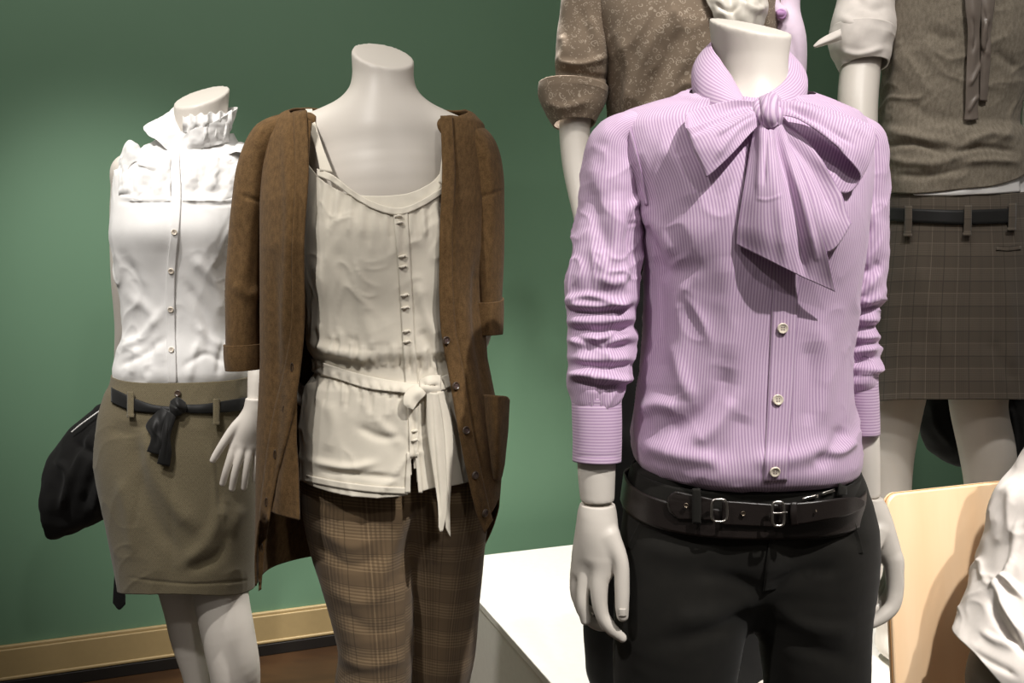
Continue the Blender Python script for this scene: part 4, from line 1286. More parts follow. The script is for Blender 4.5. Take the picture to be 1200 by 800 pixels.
# ------------------------------------------------------------------ mannequin in the brown cardigan
def cardigan_mannequin():
    d = 1.42
    T = thing('mannequin', 'headless white mannequin in long brown cardigan, cream camisole and brown plaid trousers', 'mannequin', (P(450, 600, d)[0], d, 0.0))
    b = Body((-0.50, 1.20, -0.01), (0.02, 1.62, 1.57), 0.0034)
    b.limb([(449, 150, 1.43, 40), (449, 118, 1.43, 37), (449, 90, 1.43, 35.5), (449, 65, 1.43, 36.5), (449, 40, 1.43, 38)], 0.035)
    b.chain([(P(352, 162, 1.435), 0.036), (P(400, 146, 1.435), 0.032), (P(449, 140, 1.44), 0.04), (P(498, 148, 1.435), 0.032), (P(548, 166, 1.435), 0.036)], 0.03)
    b.limb([(449, 190, 1.435, 78), (452, 235, 1.43, 88), (456, 300, 1.43, 86), (460, 380, 1.43, 80), (460, 440, 1.43, 82), (462, 530, 1.44, 92)], 0.04, 1.42)
    b.chain([(P(415, 285, 1.365), .045), (P(415, 300, 1.36), .04)], .04); b.chain([(P(505, 285, 1.365), .045), (P(505, 300, 1.36), .04)], .04)
    # collar bones
    b.chain([(P(441, 152, 1.392), .005), (P(405, 147, 1.398), .006), (P(368, 146, 1.42), .005)], .012)
    b.chain([(P(460, 152, 1.392), .005), (P(495, 148, 1.398), .006), (P(530, 150, 1.42), .005)], .012)
    for x0, x1, s in ((335, 298, -1), (556, 566, 1)):
        b.limb([(x0, 175, 1.435, 22), ((x0 + x1) / 2, 260, 1.44, 19), (x1, 340, 1.45, 17), (x1 - s * 2, 380, 1.465, 15), (x1 - s * 16, 420, 1.475, 13), (x1 - s * 40, 450, 1.475, 11), (x1 - s * 70, 475, 1.47, 10)], 0.015)
    b.limb([(416, 560, 1.43, 48), (424, 640, 1.42, 44), (436, 740, 1.41, 33), (439, 800, 1.415, 32), (440, 900, 1.435, 30), (440, 1060, 1.45, 20)], .02)
    b.limb([(510, 560, 1.44, 48), (514, 640, 1.45, 42), (510, 740, 1.46, 33), (507, 800, 1.465, 32), (505, 900, 1.475, 30), (503, 1060, 1.48, 20)], .02)
    for x, dd_ in ((440, 1.45), (503, 1.48)):
        p = P(x, 1060, dd_)
        b.chain([(p, .028), (np.array((p[0], p[1] + .01, .045)), .03), (np.array((p[0], p[1] - .09, .034)), .026), (np.array((p[0], p[1] - .15, .024)), .016)], .02)
    b.cut_box(P(449, 65, 1.43), (0.2, -0.5, 0.84), 0.085)
    b.build('body', SHELL, T, smooth=5)

    # camisole
    prof = [(150, 362, 530, .06, .08), (200, 352, 546, .098, .09), (240, 354, 556, .120, .09), (280, 356, 560, .134, .09), (320, 357, 560, .130, .09), (370, 361, 556, .118, .088), (405, 364, 556, .118, .088), (418, 371, 552, .110, .086), (426, 373, 552, .107, .085),
            (436, 371, 552, .108, .086), (450, 362, 556, .118, .092), (500, 357, 562, .124, .10), (545, 357, 566, .128, .104), (590, 357, 568, .130, .106)]
    top = [(0, 238), (-12, 236), (12, 236), (-30, 222), (30, 224), (-52, 196), (52, 198), (-64, 190), (64, 190), (-90, 220), (90, 220), (180, 210), (-130, 215), (130, 215)]
    bot = [(0, 560), (-30, 556), (-60, 552), (-90, 562), (60, 552), (90, 556), (180, 560), (30, 552)]
    folds = []
    for i, x in enumerate(range(376, 520, 7)):
        y0 = 238 if x < 430 else 252
        y0 = np.interp(x, [376, 400, 440, 470, 500, 520], [206, 220, 246, 252, 240, 230])
        folds.append(([(x, y0), (x + RNG.uniform(-5, 1) - (440 - x) * .08, y0 + RNG.uniform(28, 60))], 2.2, .0028 * (1 if i % 2 else -1)))
    for i, x in enumerate(range(372, 516, 6)):
        yb = np.interp(x, [366, 420, 485, 520], [422, 438, 452, 448])
        folds.append(([(x, yb - 16), (x + RNG.uniform(-4, 4), yb - RNG.uniform(32, 50))], 2.3, .003 * (1 if i % 2 else -1)))
        folds.append(([(x, yb + 6), (x + RNG.uniform(-6, 6), yb + RNG.uniform(18, 56))], 2.4, .003 * (1 if i % 2 else -1)))
    folds += [([(366, 402), (395, 412), (440, 420)], 6, .007), ([(370, 300), (378, 350), (370, 400)], 7, .004), ([(395, 280), (400, 340), (392, 400)], 8, -.003), ([(420, 300), (425, 360), (440, 405)], 7, .003),
              ([(488, 330), (500, 370), (514, 400)], 6, .005), ([(492, 385), (505, 410), (516, 430)], 5, -.005), ([(430, 480), (450, 500), (470, 520)], 6, .004), ([(365, 540), (410, 548), (440, 542)], 5, .005), ([(380, 552), (420, 556), (470, 560)], 4, -.004),
              ([(385, 470), (392, 500), (385, 530)], 7, .003), ([(420, 500), (445, 512), (470, 512)], 5, -.004), ([(484, 460), (484, 500), (485, 545)], 2.0, -.004)]
    V = torso2(prof, d, top, bot, nu=260, nv=240)
    # open the hem slit below the last loop: front columns drift apart
    g = Grid(V, True, folds, .0014, (14, 14, 8), 21, crease=.004, cscale=(12, 12, 8))
    px, py = g.px, g.py
    k = (g.front > 0) & (py > 540) & (py < 600)
    sh = np.where(k, np.clip((py - 540) / 36, 0, 1) * np.exp(-((px - 485) / 12) ** 2) * np.sign(px - 485) * .006, 0)
    cam_ = g.build('camisole', CREAM, T, solid=.0015, drop=lambda x, y, fr: (fr > 0) & (y > 538) & (np.abs(x - (483.5 + (y - 538) * .06)) < .6 + (y - 538) * .16))
    for e0, e1 in (((477, 480.4), (474.5, 481)), ((486.4, 490), (490.2, 495))):
        lay('slit_edge', g, [(e0[0], 530), (e1[0], 577)], [(e0[1] + .6, 530), (e1[1], 577)], CREAM, cam_, off=.0012, thick=.0018, nv=24, nu=5)
    # trousers seen through the slit: a narrow gap modelled as two overlapping front edges
    lay('placket', g, [(461, 247), (468, 330), (472, 400), (475, 445), (479, 505), (480, 536)], [(478, 247), (482, 330), (486, 400), (489, 445), (490, 505), (489, 536)], CREAM, cam_, off=.0012, thick=.0016, nv=90, wob=.001)
    lay('neck_band', g, [(372, 206), (390, 214), (415, 232), (440, 246), (468, 252), (495, 242), (520, 226)], [(372, 198), (390, 205), (415, 224), (440, 238), (468, 244), (495, 234), (520, 218)], CREAM, cam_, off=.0015, thick=.002, nv=90, nu=6, wob=.0006)
    lay('hem_band', g, [(358, 556), (400, 564), (440, 569), (478, 571)], [(358, 564), (400, 572), (440, 577), (478, 579)], CREAM, cam_, off=.001, thick=.0012, nv=60, nu=5)
    for y in (255, 262, 300, 312, 345, 360, 388, 400, 505, 515):
        x = np.interp(y, [247, 330, 400, 445, 510], [466, 473, 476, 480, 486])
        c, n = g.point(x, y, .003)
        a = np.array((.005, 0, .001))
        wire('button_loop', [c - a, c + n * .003, c + a, c + a * 1.4 - np.array((0, 0, .002))], [.0012, .0022, .0022, .001], CREAM, cam_, n=12)
    # straps
    strap = [[(358, 128, 1.44), (366, 128, 1.435)], [(362, 150, 1.385), (371, 149, 1.383)], [(370, 175, 1.347), (379, 174, 1.346)], [(375, 200, 1.327), (390, 202, 1.322)]]
    sheet('shoulder_strap', patch(strap, 40, 8), CREAM, cam_, solid=.0015)
    strap = [[(522, 140, 1.44), (530, 141, 1.435)], [(520, 165, 1.375), (528, 167, 1.375)], [(517, 190, 1.34), (526, 192, 1.34)], [(514, 214, 1.325), (524, 216, 1.325)]]
    sheet('shoulder_strap', patch(strap, 40, 8), CREAM, cam_, solid=.0015)
    # tie belt
    tb = lay('tie_belt', g, [(366, 420), (395, 430), (430, 440), (470, 448), (495, 450), (515, 442), (540, 432)], [(366, 436), (395, 444), (430, 455), (470, 460), (495, 462), (515, 458), (540, 448)], CREAM, T, off=.004, thick=.002, nv=90, nu=10, crown=.0015, wob=.0008)
    s = lambda x, y, o: (x, y, g.at(x, y)[0][0] - o)
    sheet('knot', patch([[s(492, 446, .008), s(502, 441, .016), s(516, 440, .010)], [s(492, 455, .016), s(503, 452, .026), s(516, 450, .016)], [s(495, 463, .010), s(505, 464, .018), s(516, 460, .010)]], 18, 18), CREAM, tb, solid=.004, folds=[([(494, 450), (514, 452)], 2.5, -.004)])
    sheet('loop', patch([[s(497, 449, .012), s(484, 452, .014), s(474, 462, .012), s(473, 473, .014), s(478, 478, .020)], [s(498, 455, .018), s(490, 459, .022), s(483, 466, .022), s(480, 474, .024), s(482, 479, .024)], [s(499, 461, .016), s(496, 465, .018), s(490, 471, .018), s(486, 477, .020), s(484, 480, .022)]], 24, 40), CREAM, tb, solid=.0012)
    sheet('tail', patch([[s(500, 458, .018), s(507, 460, .022), s(513, 460, .018)], [s(500, 500, .014), s(509, 500, .020), s(520, 500, .014)], [s(507, 550, .016), s(514, 551, .020), s(523, 552, .016)], [s(513, 590, .018), s(517, 591, .020), s(524, 592, .018)], [s(514, 618, .018), s(516, 623, .018), s(519, 622, .018)]], 70, 14), CREAM, tb, solid=.0012, folds=[([(506, 465), (510, 530), (516, 600)], 2, -.003)], wob=.001)
    sheet('tail', patch([[s(506, 458, .014), s(514, 459, .016), s(519, 458, .012)], [s(514, 500, .010), s(522, 500, .014), s(530, 500, .010)], [s(519, 550, .014), s(525, 551, .016), s(530, 551, .012)], [s(521, 590, .016), s(524, 591, .016), s(527, 591, .014)], [s(522, 618, .016), s(525, 624, .016), s(528, 629, .016)]], 70, 14), CREAM, tb, solid=.0012, wob=.001)

    # trousers
    t = Body((-0.42, 1.20, 0.02), (0.0, 1.60, 0.90), 0.004)
    t.limb([(412, 540, 1.42, 62), (418, 580, 1.415, 64), (424, 625, 1.41, 62), (430, 670, 1.40, 55), (436, 720, 1.395, 48), (440, 765, 1.40, 43.5), (437, 800, 1.405, 45), (438, 900, 1.42, 46), (440, 1100, 1.43, 42)], 0.015)
    t.limb([(462, 530, 1.425, 70), (464, 570, 1.425, 66)], .03)
    t.limb([(510, 540, 1.43, 62), (512, 580, 1.435, 61), (516, 640, 1.455, 53), (514, 700, 1.47, 49), (511, 760, 1.475, 46), (508, 800, 1.48, 42), (505, 900, 1.48, 44), (503, 1100, 1.48, 42)], 0.004)
    t.cut(P(460, 525, 1.42), (0, 0, 1), .003)
    t.cut(np.array((0, 0, .06)), (0, 0, -1), .003)
    folds = [([(375, 620), (410, 640), (440, 632)], 7, .004), ([(372, 640), (410, 664), (450, 650)], 7, -.004), ([(480, 590), (455, 650), (440, 700)], 9, .005), ([(495, 590), (480, 630), (470, 680)], 8, -.005), ([(385, 690), (420, 705), (470, 690)], 8, .003),
             ([(400, 720), (440, 740), (478, 730)], 8, -.003), ([(395, 770), (430, 780), (475, 770)], 7, .004), ([(520, 600), (535, 660), (530, 740)], 9, .003), ([(500, 640), (510, 700), (505, 780)], 8, -.003), ([(365, 585), (400, 600), (430, 596)], 6, -.003)]
    def uvf(V):
        left = V[:, 0] < P(480, 600, 1.42)[0] - .0 * V[:, 2]
        z = V[:, 2]
        cx = np.where(left, np.interp(z, [.45, .9], [P(438, 800, 1.40)[0], P(415, 560, 1.42)[0]]), np.interp(z, [.45, .9], [P(507, 800, 1.45)[0], P(512, 560, 1.43)[0]]))
        cy = np.where(left, 1.41, 1.44)
        a = np.arctan2(V[:, 0] - cx, -(V[:, 1] - cy) + .02)
        return np.stack([a * .075 + np.where(left, 0, .03), z + .01 * np.sin(a)], 1)
    t.build('trousers', PLAID, T, folds=folds, wob=.002, uvfn=uvf, seed=5)

    # cardigan: open front, longer at the back
    prof = np.array([(118, 362, 522, .03, .05, .012), (124, 350, 534, .045, .06, .01), (132, 330, 556, .06, .07, .006), (145, 316, 568, .075, .082, .002), (165, 312, 572, .09, .09, 0), (200, 309, 573, .112, .098, 0), (240, 309, 572, .138, .10, 0), (290, 310, 569, .152, .10, 0),
                     (350, 310, 567, .148, .10, 0), (420, 309, 572, .138, .10, 0), (465, 307, 581, .14, .105, 0), (500, 306, 585, .146, .11, 0), (560, 305, 587, .15, .115, 0), (640, 304, 582, .152, .118, 0), (720, 304, 578, .15, .118, 0)], float)
    NV, NU = 230, 220
    le = [(126, 362), (180, 364), (260, 359), (330, 358), (430, 357), (520, 357), (600, 361), (720, 365)]           # left front edge
    re = [(130, 515), (180, 517), (280, 514), (360, 514), (398, 516), (440, 525), (520, 538), (600, 556), (640, 566), (720, 574)]
    fy = lambda y: ring_y(y, d - .13, d)
    le = np.array([(fy(y), x) for y, x in le]); re = np.array([(fy(y), x) for y, x in re])
    def col_ang(tab, y):
        a = (np.interp(y, prof[:, 0], prof[:, 2]) - np.interp(y, prof[:, 0], prof[:, 1])) / 2 * d / F
        cx = ((np.interp(y, prof[:, 0], prof[:, 1]) + np.interp(y, prof[:, 0], prof[:, 2])) / 2 - HX) * d / F
        x = (np.interp(y, tab[:, 0], tab[:, 1]) - HX) * (d - .12) / F
        return np.arcsin(np.clip((x - cx) / a, -.98, .98))
    U = np.linspace(0, 1, NU)
    V = np.zeros((NV, NU, 3))
    for j, u in enumerate(U):
        yt = np.interp(u, [0, .12, .25, .5, .75, .88, 1], [fy(128), 128, 122, 120, 122, 128, fy(132)])
        yb = np.interp(u, [0, .02, .10, .13, .2, .5, .8, .87, .90, .96, 1], [fy(632), fy(620), fy(604), 600, 668, 672, 676, 600, fy(604), fy(606), fy(608)])
        for i, t_ in enumerate(np.linspace(0, 1, NV)):
            y = yt + (yb - yt) * t_
            g_ = [np.interp(y, prof[:, 0], prof[:, k]) for k in range(1, 6)]
            if i == 0 or True:
                aR, aL = col_ang(re, y), col_ang(le, y)
            ph = aR + (2 * PI + aL - aR) * u
            c, s_ = math.sin(ph), -math.cos(ph)
            c = math.copysign(abs(c) ** .87, c); s_ = math.copysign(abs(s_) ** .87, s_)
            V[i, j] = ((g_[0] + g_[1]) / 2 - HX) * d / F + (g_[1] - g_[0]) / 2 * d / F * c, d + g_[4] + (g_[2] if s_ < 0 else g_[3]) * s_, EYE + (HY - y) * d / F
    folds = [([(335, 150), (340, 260), (335, 420)], 7, .007), ([(352, 200), (350, 330), (352, 430)], 5, -.006), ([(320, 300), (322, 420), (318, 560)], 7, -.006), ([(345, 440), (340, 520), (330, 600)], 6, .006), ([(330, 440), (322, 540), (316, 610)], 4, -.005),
             ([(538, 330), (552, 450), (572, 560)], 8, .006), ([(560, 300), (560, 380), (572, 470)], 6, -.007), ([(528, 180), (530, 280), (528, 380)], 7, .004), ([(575, 470), (582, 520), (580, 570)], 4, .004)]
    g = Grid(V, False, folds, .0022, (9, 9, 4), 31)
    cd = g.build('cardigan', KNIT, T, solid=.003)
    lay('front_band', g, [(516, 136), (518, 200), (515, 280), (516, 380), (526, 440), (540, 520), (558, 600), (568, 625)], [(530, 136), (533, 200), (530, 280), (533, 380), (544, 440), (557, 520), (571, 590), (577, 610)], KNIT, cd, off=.002, thick=.0025, nv=110, nu=8, wob=.0008)
    lay('front_band', g, [(344, 132), (346, 200), (342, 280), (341, 380), (334, 430), (322, 480), (312, 540), (304, 620), (303, 692)], [(360, 130), (362, 200), (357, 280), (357, 380), (350, 450), (338, 510), (323, 570), (311, 640), (306, 690)], KNIT, cd, off=.002, thick=.0025, nv=140, nu=8, wob=.0008)
    for (x, y) in ((519, 398), (530, 452), (542, 504), (552, 556), (563, 600)):
        c, n = g.point(x + 2, y, .005); button('button', c, n, .0062, HORN, cd, .003, thread=THREAD)
    # buttonholes down the other front
    for (x, y) in ((342, 430), (333, 480), (322, 532), (312, 588), (306.5, 642)):
        dd, n = g.at(x, y)
        wire('buttonhole', [P(x + 1.3 * math.cos(a), y + 5 * math.sin(a), dd[0] - .0062) for a in np.linspace(0, 2 * PI, 14, endpoint=False)], .0008, HORN, cd, closed=True, n=30)
    # pocket standing off the right hip
    pk = [[(566, 462, 1.36), (580, 463, 1.33), (592, 464, 1.36), (596, 468, 1.40)], [(568, 500, 1.35), (582, 504, 1.325), (591, 506, 1.36), (594, 508, 1.40)], [(572, 540, 1.36), (582, 544, 1.34), (589, 544, 1.365), (591, 542, 1.40)], [(575, 558, 1.37), (581, 562, 1.355), (586, 560, 1.375), (588, 556, 1.40)]]
    sheet('pocket', patch(pk, 40, 30), KNIT, cd, solid=.003, wob=.001)
    # sleeves with turned-up hems
    for nm, path, hem in (('l', [(376, 148, 1.43, 14, .035), (350, 151, 1.43, 20, .05), (324, 165, 1.43, 25, .058), (308, 198, 1.43, 25.5, .062), (302, 240, 1.43, 26, .064), (297, 290, 1.43, 26, .06), (293, 340, 1.428, 25, .058), (290, 395, 1.425, 22.5, .054), (290, 412, 1.425, 22, .052)],
                           [(290, 402, 1.425, 22.6, .056), (290.5, 418, 1.425, 22.4, .056), (291, 431, 1.425, 21.5, .054)]),
                          ('r', [(510, 152, 1.43, 14, .035), (532, 156, 1.43, 20, .05), (556, 172, 1.43, 24, .058), (565, 202, 1.43, 24.5, .062), (567, 240, 1.43, 24.5, .062), (567, 290, 1.43, 24, .058), (567, 340, 1.435, 22, .054), (566, 378, 1.44, 21, .05)],
                           [(566, 350, 1.437, 23.0, .054), (566, 372, 1.44, 22.6, .054), (566, 391, 1.44, 21.5, .052)])):
        if nm == 'l':
            folds = [([(304, 150), (296, 240), (285, 340)], 7, .004), ([(318, 200), (312, 300), (306, 400)], 6, -.006), ([(282, 228), (298, 234), (318, 238)], 2.0, -.003), ([(275, 330), (290, 345), (308, 340)], 7, .003)]
        else:
            folds = [([(570, 160), (575, 240), (572, 340)], 6, .004), ([(552, 280), (556, 330), (562, 370)], 5, -.006), ([(560, 232), (578, 226), (590, 222)], 2, -.002)]
        gg = Grid(tube(path, 110, 150), True, folds, .002, (10, 10, 6), 41)
        so = gg.build('sleeve', KNIT, T, solid=.002)
        gg = Grid(tube(hem, 110, 40), True, [], .0008, (10, 10, 6), 42)
        gg.build('turn_up', KNIT, so, solid=.003, off=1.0)


cardigan_mannequin()


# ------------------------------------------------------------------ mannequin in the paisley shirt, behind the lilac one
def paisley_mannequin():
    d = 1.74
    fz = 0.30
    T = thing('mannequin', 'mannequin in taupe paisley shirt with rolled cuff standing on plinth behind lilac shirt', 'mannequin', (P(800, 600, d)[0], d, fz))
    b = Body((0.04, 1.52, fz - .01), (0.66, 1.94, 1.95), 0.004)
    b.limb([(806, -40, 1.75, 40), (808, -75, 1.75, 32), (810, -110, 1.75, 30), (811, -130, 1.75, 31)], .02)
    b.chain([(P(702, -40, 1.75), .034), (P(910, -40, 1.75), .034)], .04)
    b.limb([(806, 0, 1.75, 62), (804, 90, 1.74, 62), (800, 180, 1.75, 58), (800, 260, 1.76, 66), (798, 330, 1.76, 66)], .03, 1.3)
    b.limb([(694, -20, 1.75, 20), (684, 60, 1.74, 19), (674, 140, 1.72, 18.5), (675, 190, 1.70, 16.5), (684, 250, 1.66, 13), (692, 300, 1.62, 10.5), (698, 340, 1.60, 10), (700, 352, 1.595, 9.5)], .012)
    add_hand(b, P(700, 352, 1.595), (.02, -.05, -1), (.8, .5, 0), 1)
    b.limb([(914, -20, 1.75, 20), (918, 60, 1.75, 18), (914, 140, 1.76, 16), (908, 220, 1.76, 13), (906, 290, 1.74, 10), (906, 330, 1.735, 9)], .012)
    add_hand(b, P(906, 330, 1.735), (0, -.05, -1), (-.8, .5, 0), 1)
    for k in ([(766, 320, 1.76, 44), (752, 400, 1.76, 46), (738, 520, 1.76, 34), (732, 660, 1.76, 28), (730, 770, 1.765, 20)], [(832, 320, 1.76, 44), (850, 400, 1.76, 44), (872, 520, 1.77, 32), (884, 660, 1.775, 26), (888, 770, 1.785, 20)]):
        b.limb(k, .015)
        p = P(*k[-1][:3])
        b.chain([(p, .03), (np.array((p[0], p[1] + .01, fz + .038)), .03), (np.array((p[0], p[1] - .08, fz + .03)), .025), (np.array((p[0], p[1] - .14, fz + .022)), .015)], .02)
    b.cut_box(P(811, -108, 1.75), (.1, -.5, .85), .08)
    b.build('body', SHELL, T, smooth=5)
    prof = [(-62, 770, 846, .05, .05, .012), (-52, 735, 880, .065, .07, .008), (-36, 706, 904, .085, .085, 0), (0, 698, 912, .11, .092, 0), (50, 704, 906, .125, .092, 0), (110, 712, 900, .112, .09, 0), (180, 716, 890, .104, .088, 0), (240, 708, 896, .118, .1, 0), (300, 700, 900, .125, .108, 0)]
    folds = [([(716, 60), (724, 100), (720, 150)], 8, -.006), ([(735, 130), (755, 70), (780, 20)], 7, .006), ([(748, 140), (775, 80), (800, 30)], 7, -.006), ([(760, 150), (790, 90), (812, 50)], 7, .005), ([(724, 40), (736, 80), (730, 130)], 7, .005)]
    g = Grid(torso(prof, d, nu=180, nv=160), True, folds, .0022, (11, 11, 6), 51, crease=.006, cscale=(8, 8, 5))
    g.build('shirt', PAISLEY, T)
    sp = [(716, -48, 1.75, 8, .02), (700, -36, 1.75, 22, .045), (690, -10, 1.75, 29, .055), (685, 40, 1.745, 32, .056), (682, 72, 1.735, 32, .054), (681, 92, 1.73, 30, .050), (680, 112, 1.725, 30, .048)]
    folds = [([(655, 72), (680, 76), (708, 68)], 4, .008), ([(652, 84), (680, 86), (712, 92)], 3.5, -.008), ([(656, 97), (680, 94), (708, 104)], 3.5, .007), ([(660, 40), (662, 60), (655, 72)], 5, .005), ([(690, 20), (702, 50), (708, 70)], 6, .005), ([(680, 10), (690, 40), (695, 66)], 6, -.004)]
    gg = Grid(tube(sp, 120, 130), True, folds, .002, (14, 14, 14), 52)
    so = gg.build('sleeve', PAISLEY, T)
    gg = Grid(tube([(673, 101, 1.727, 41, .062), (672, 112, 1.725, 41, .062), (672, 126, 1.72, 36, .056), (673, 146, 1.715, 25, .044)], 100, 50), True, [([(640, 120), (660, 126), (690, 118)], 5, .004)], .003, (14, 14, 14), 53)
    gg.build('rolled_cuff', PAISLEY, so, solid=.003)
    # white satin scarf gathered at the neck
    def Q(x, y, o): return (x, y, g.at(x, max(y, -44))[0][0] - o)
    sc = [[(782, -84, 1.70), (796, -84, 1.68), (812, -82, 1.67), (828, -84, 1.68), (840, -84, 1.70)],
          [Q(796, -62, .02), Q(808, -62, .03), Q(824, -62, .036), Q(842, -62, .03), Q(856, -62, .02)],
          [Q(818, -24, .012), Q(836, -26, .028), Q(862, -28, .036), Q(886, -26, .028), Q(898, -22, .012)],
          [Q(828, 2, .014), Q(846, 4, .034), Q(872, 0, .046), Q(892, 4, .034), Q(900, 4, .014)],
          [Q(834, 14, .014), Q(852, 17, .036), Q(876, 18, .050), Q(890, 18, .034), Q(899, 16, .014)],
          [Q(842, 40, .010), Q(858, 46, .028), Q(876, 50, .036), Q(888, 46, .026), Q(894, 40, .010)]]
    sheet('satin_scarf', patch(sc, 80, 60), WHITE_SATIN, T, solid=.0015, folds=[([(838, 4), (852, 12), (866, 6)], 3, -.006), ([(868, 2), (884, 12), (896, 8)], 3, .006), ([(812, -60), (850, -20), (862, 30)], 6, -.008)], wob=.004, wscale=(30, 30, 30))
    # trousers, wide and black
    t = Body((0.08, 1.53, fz + .01), (0.58, 1.97, 1.24), 0.005)
    t.limb([(756, 290, 1.76, 50), (748, 360, 1.76, 56), (738, 500, 1.76, 52), (732, 640, 1.76, 48), (730, 740, 1.76, 46), (730, 778, 1.76, 44)], .015)
    t.limb([(842, 290, 1.76, 50), (850, 360, 1.76, 56), (872, 500, 1.77, 50), (884, 640, 1.775, 44), (888, 740, 1.78, 40), (888, 778, 1.78, 40)], .015)
    t.limb([(798, 300, 1.765, 74), (798, 345, 1.765, 74)], .04)
    t.cut(P(800, 285, 1.76), (0, 0, 1), .003)
    t.build('trousers', COAT, T, wob=.003)
    # pale lilac jumper slung over the shoulder
    q = Body((0.48, 1.60, 1.45), (0.66, 1.86, 1.86), .004)
    q.limb([(898, -66, 1.735, 16), (912, -42, 1.73, 20), (920, -10, 1.722, 17), (922, 14, 1.715, 15), (921, 50, 1.71, 23), (922, 90, 1.71, 21), (918, 130, 1.71, 18)], .008)
    q.limb([(900, -20, 1.69, 8), (906, 10, 1.685, 9), (915, 16, 1.68, 8)], .008)
    lj, gj = q.build('shoulder_jumper', PALE_LILAC, T, folds=[([(925, 40), (932, 70), (928, 100)], 4, -.006), ([(915, 60), (922, 90), (926, 102)], 3, .005)], wob=.002)
    wire('rolled_end', [P(911, 14, 1.668), P(916, 12, 1.664), P(920, 16, 1.664), P(918, 21, 1.666), P(913, 20, 1.668)], .0035, LILAC_KNIT, lj, closed=True, n=30)
    lay('rolled_core', gj, [(911, 13), (911, 21)], [(919, 13), (919, 21)], LILAC_KNIT, lj, off=.004, thick=.003, nv=6, nu=6)


paisley_mannequin()


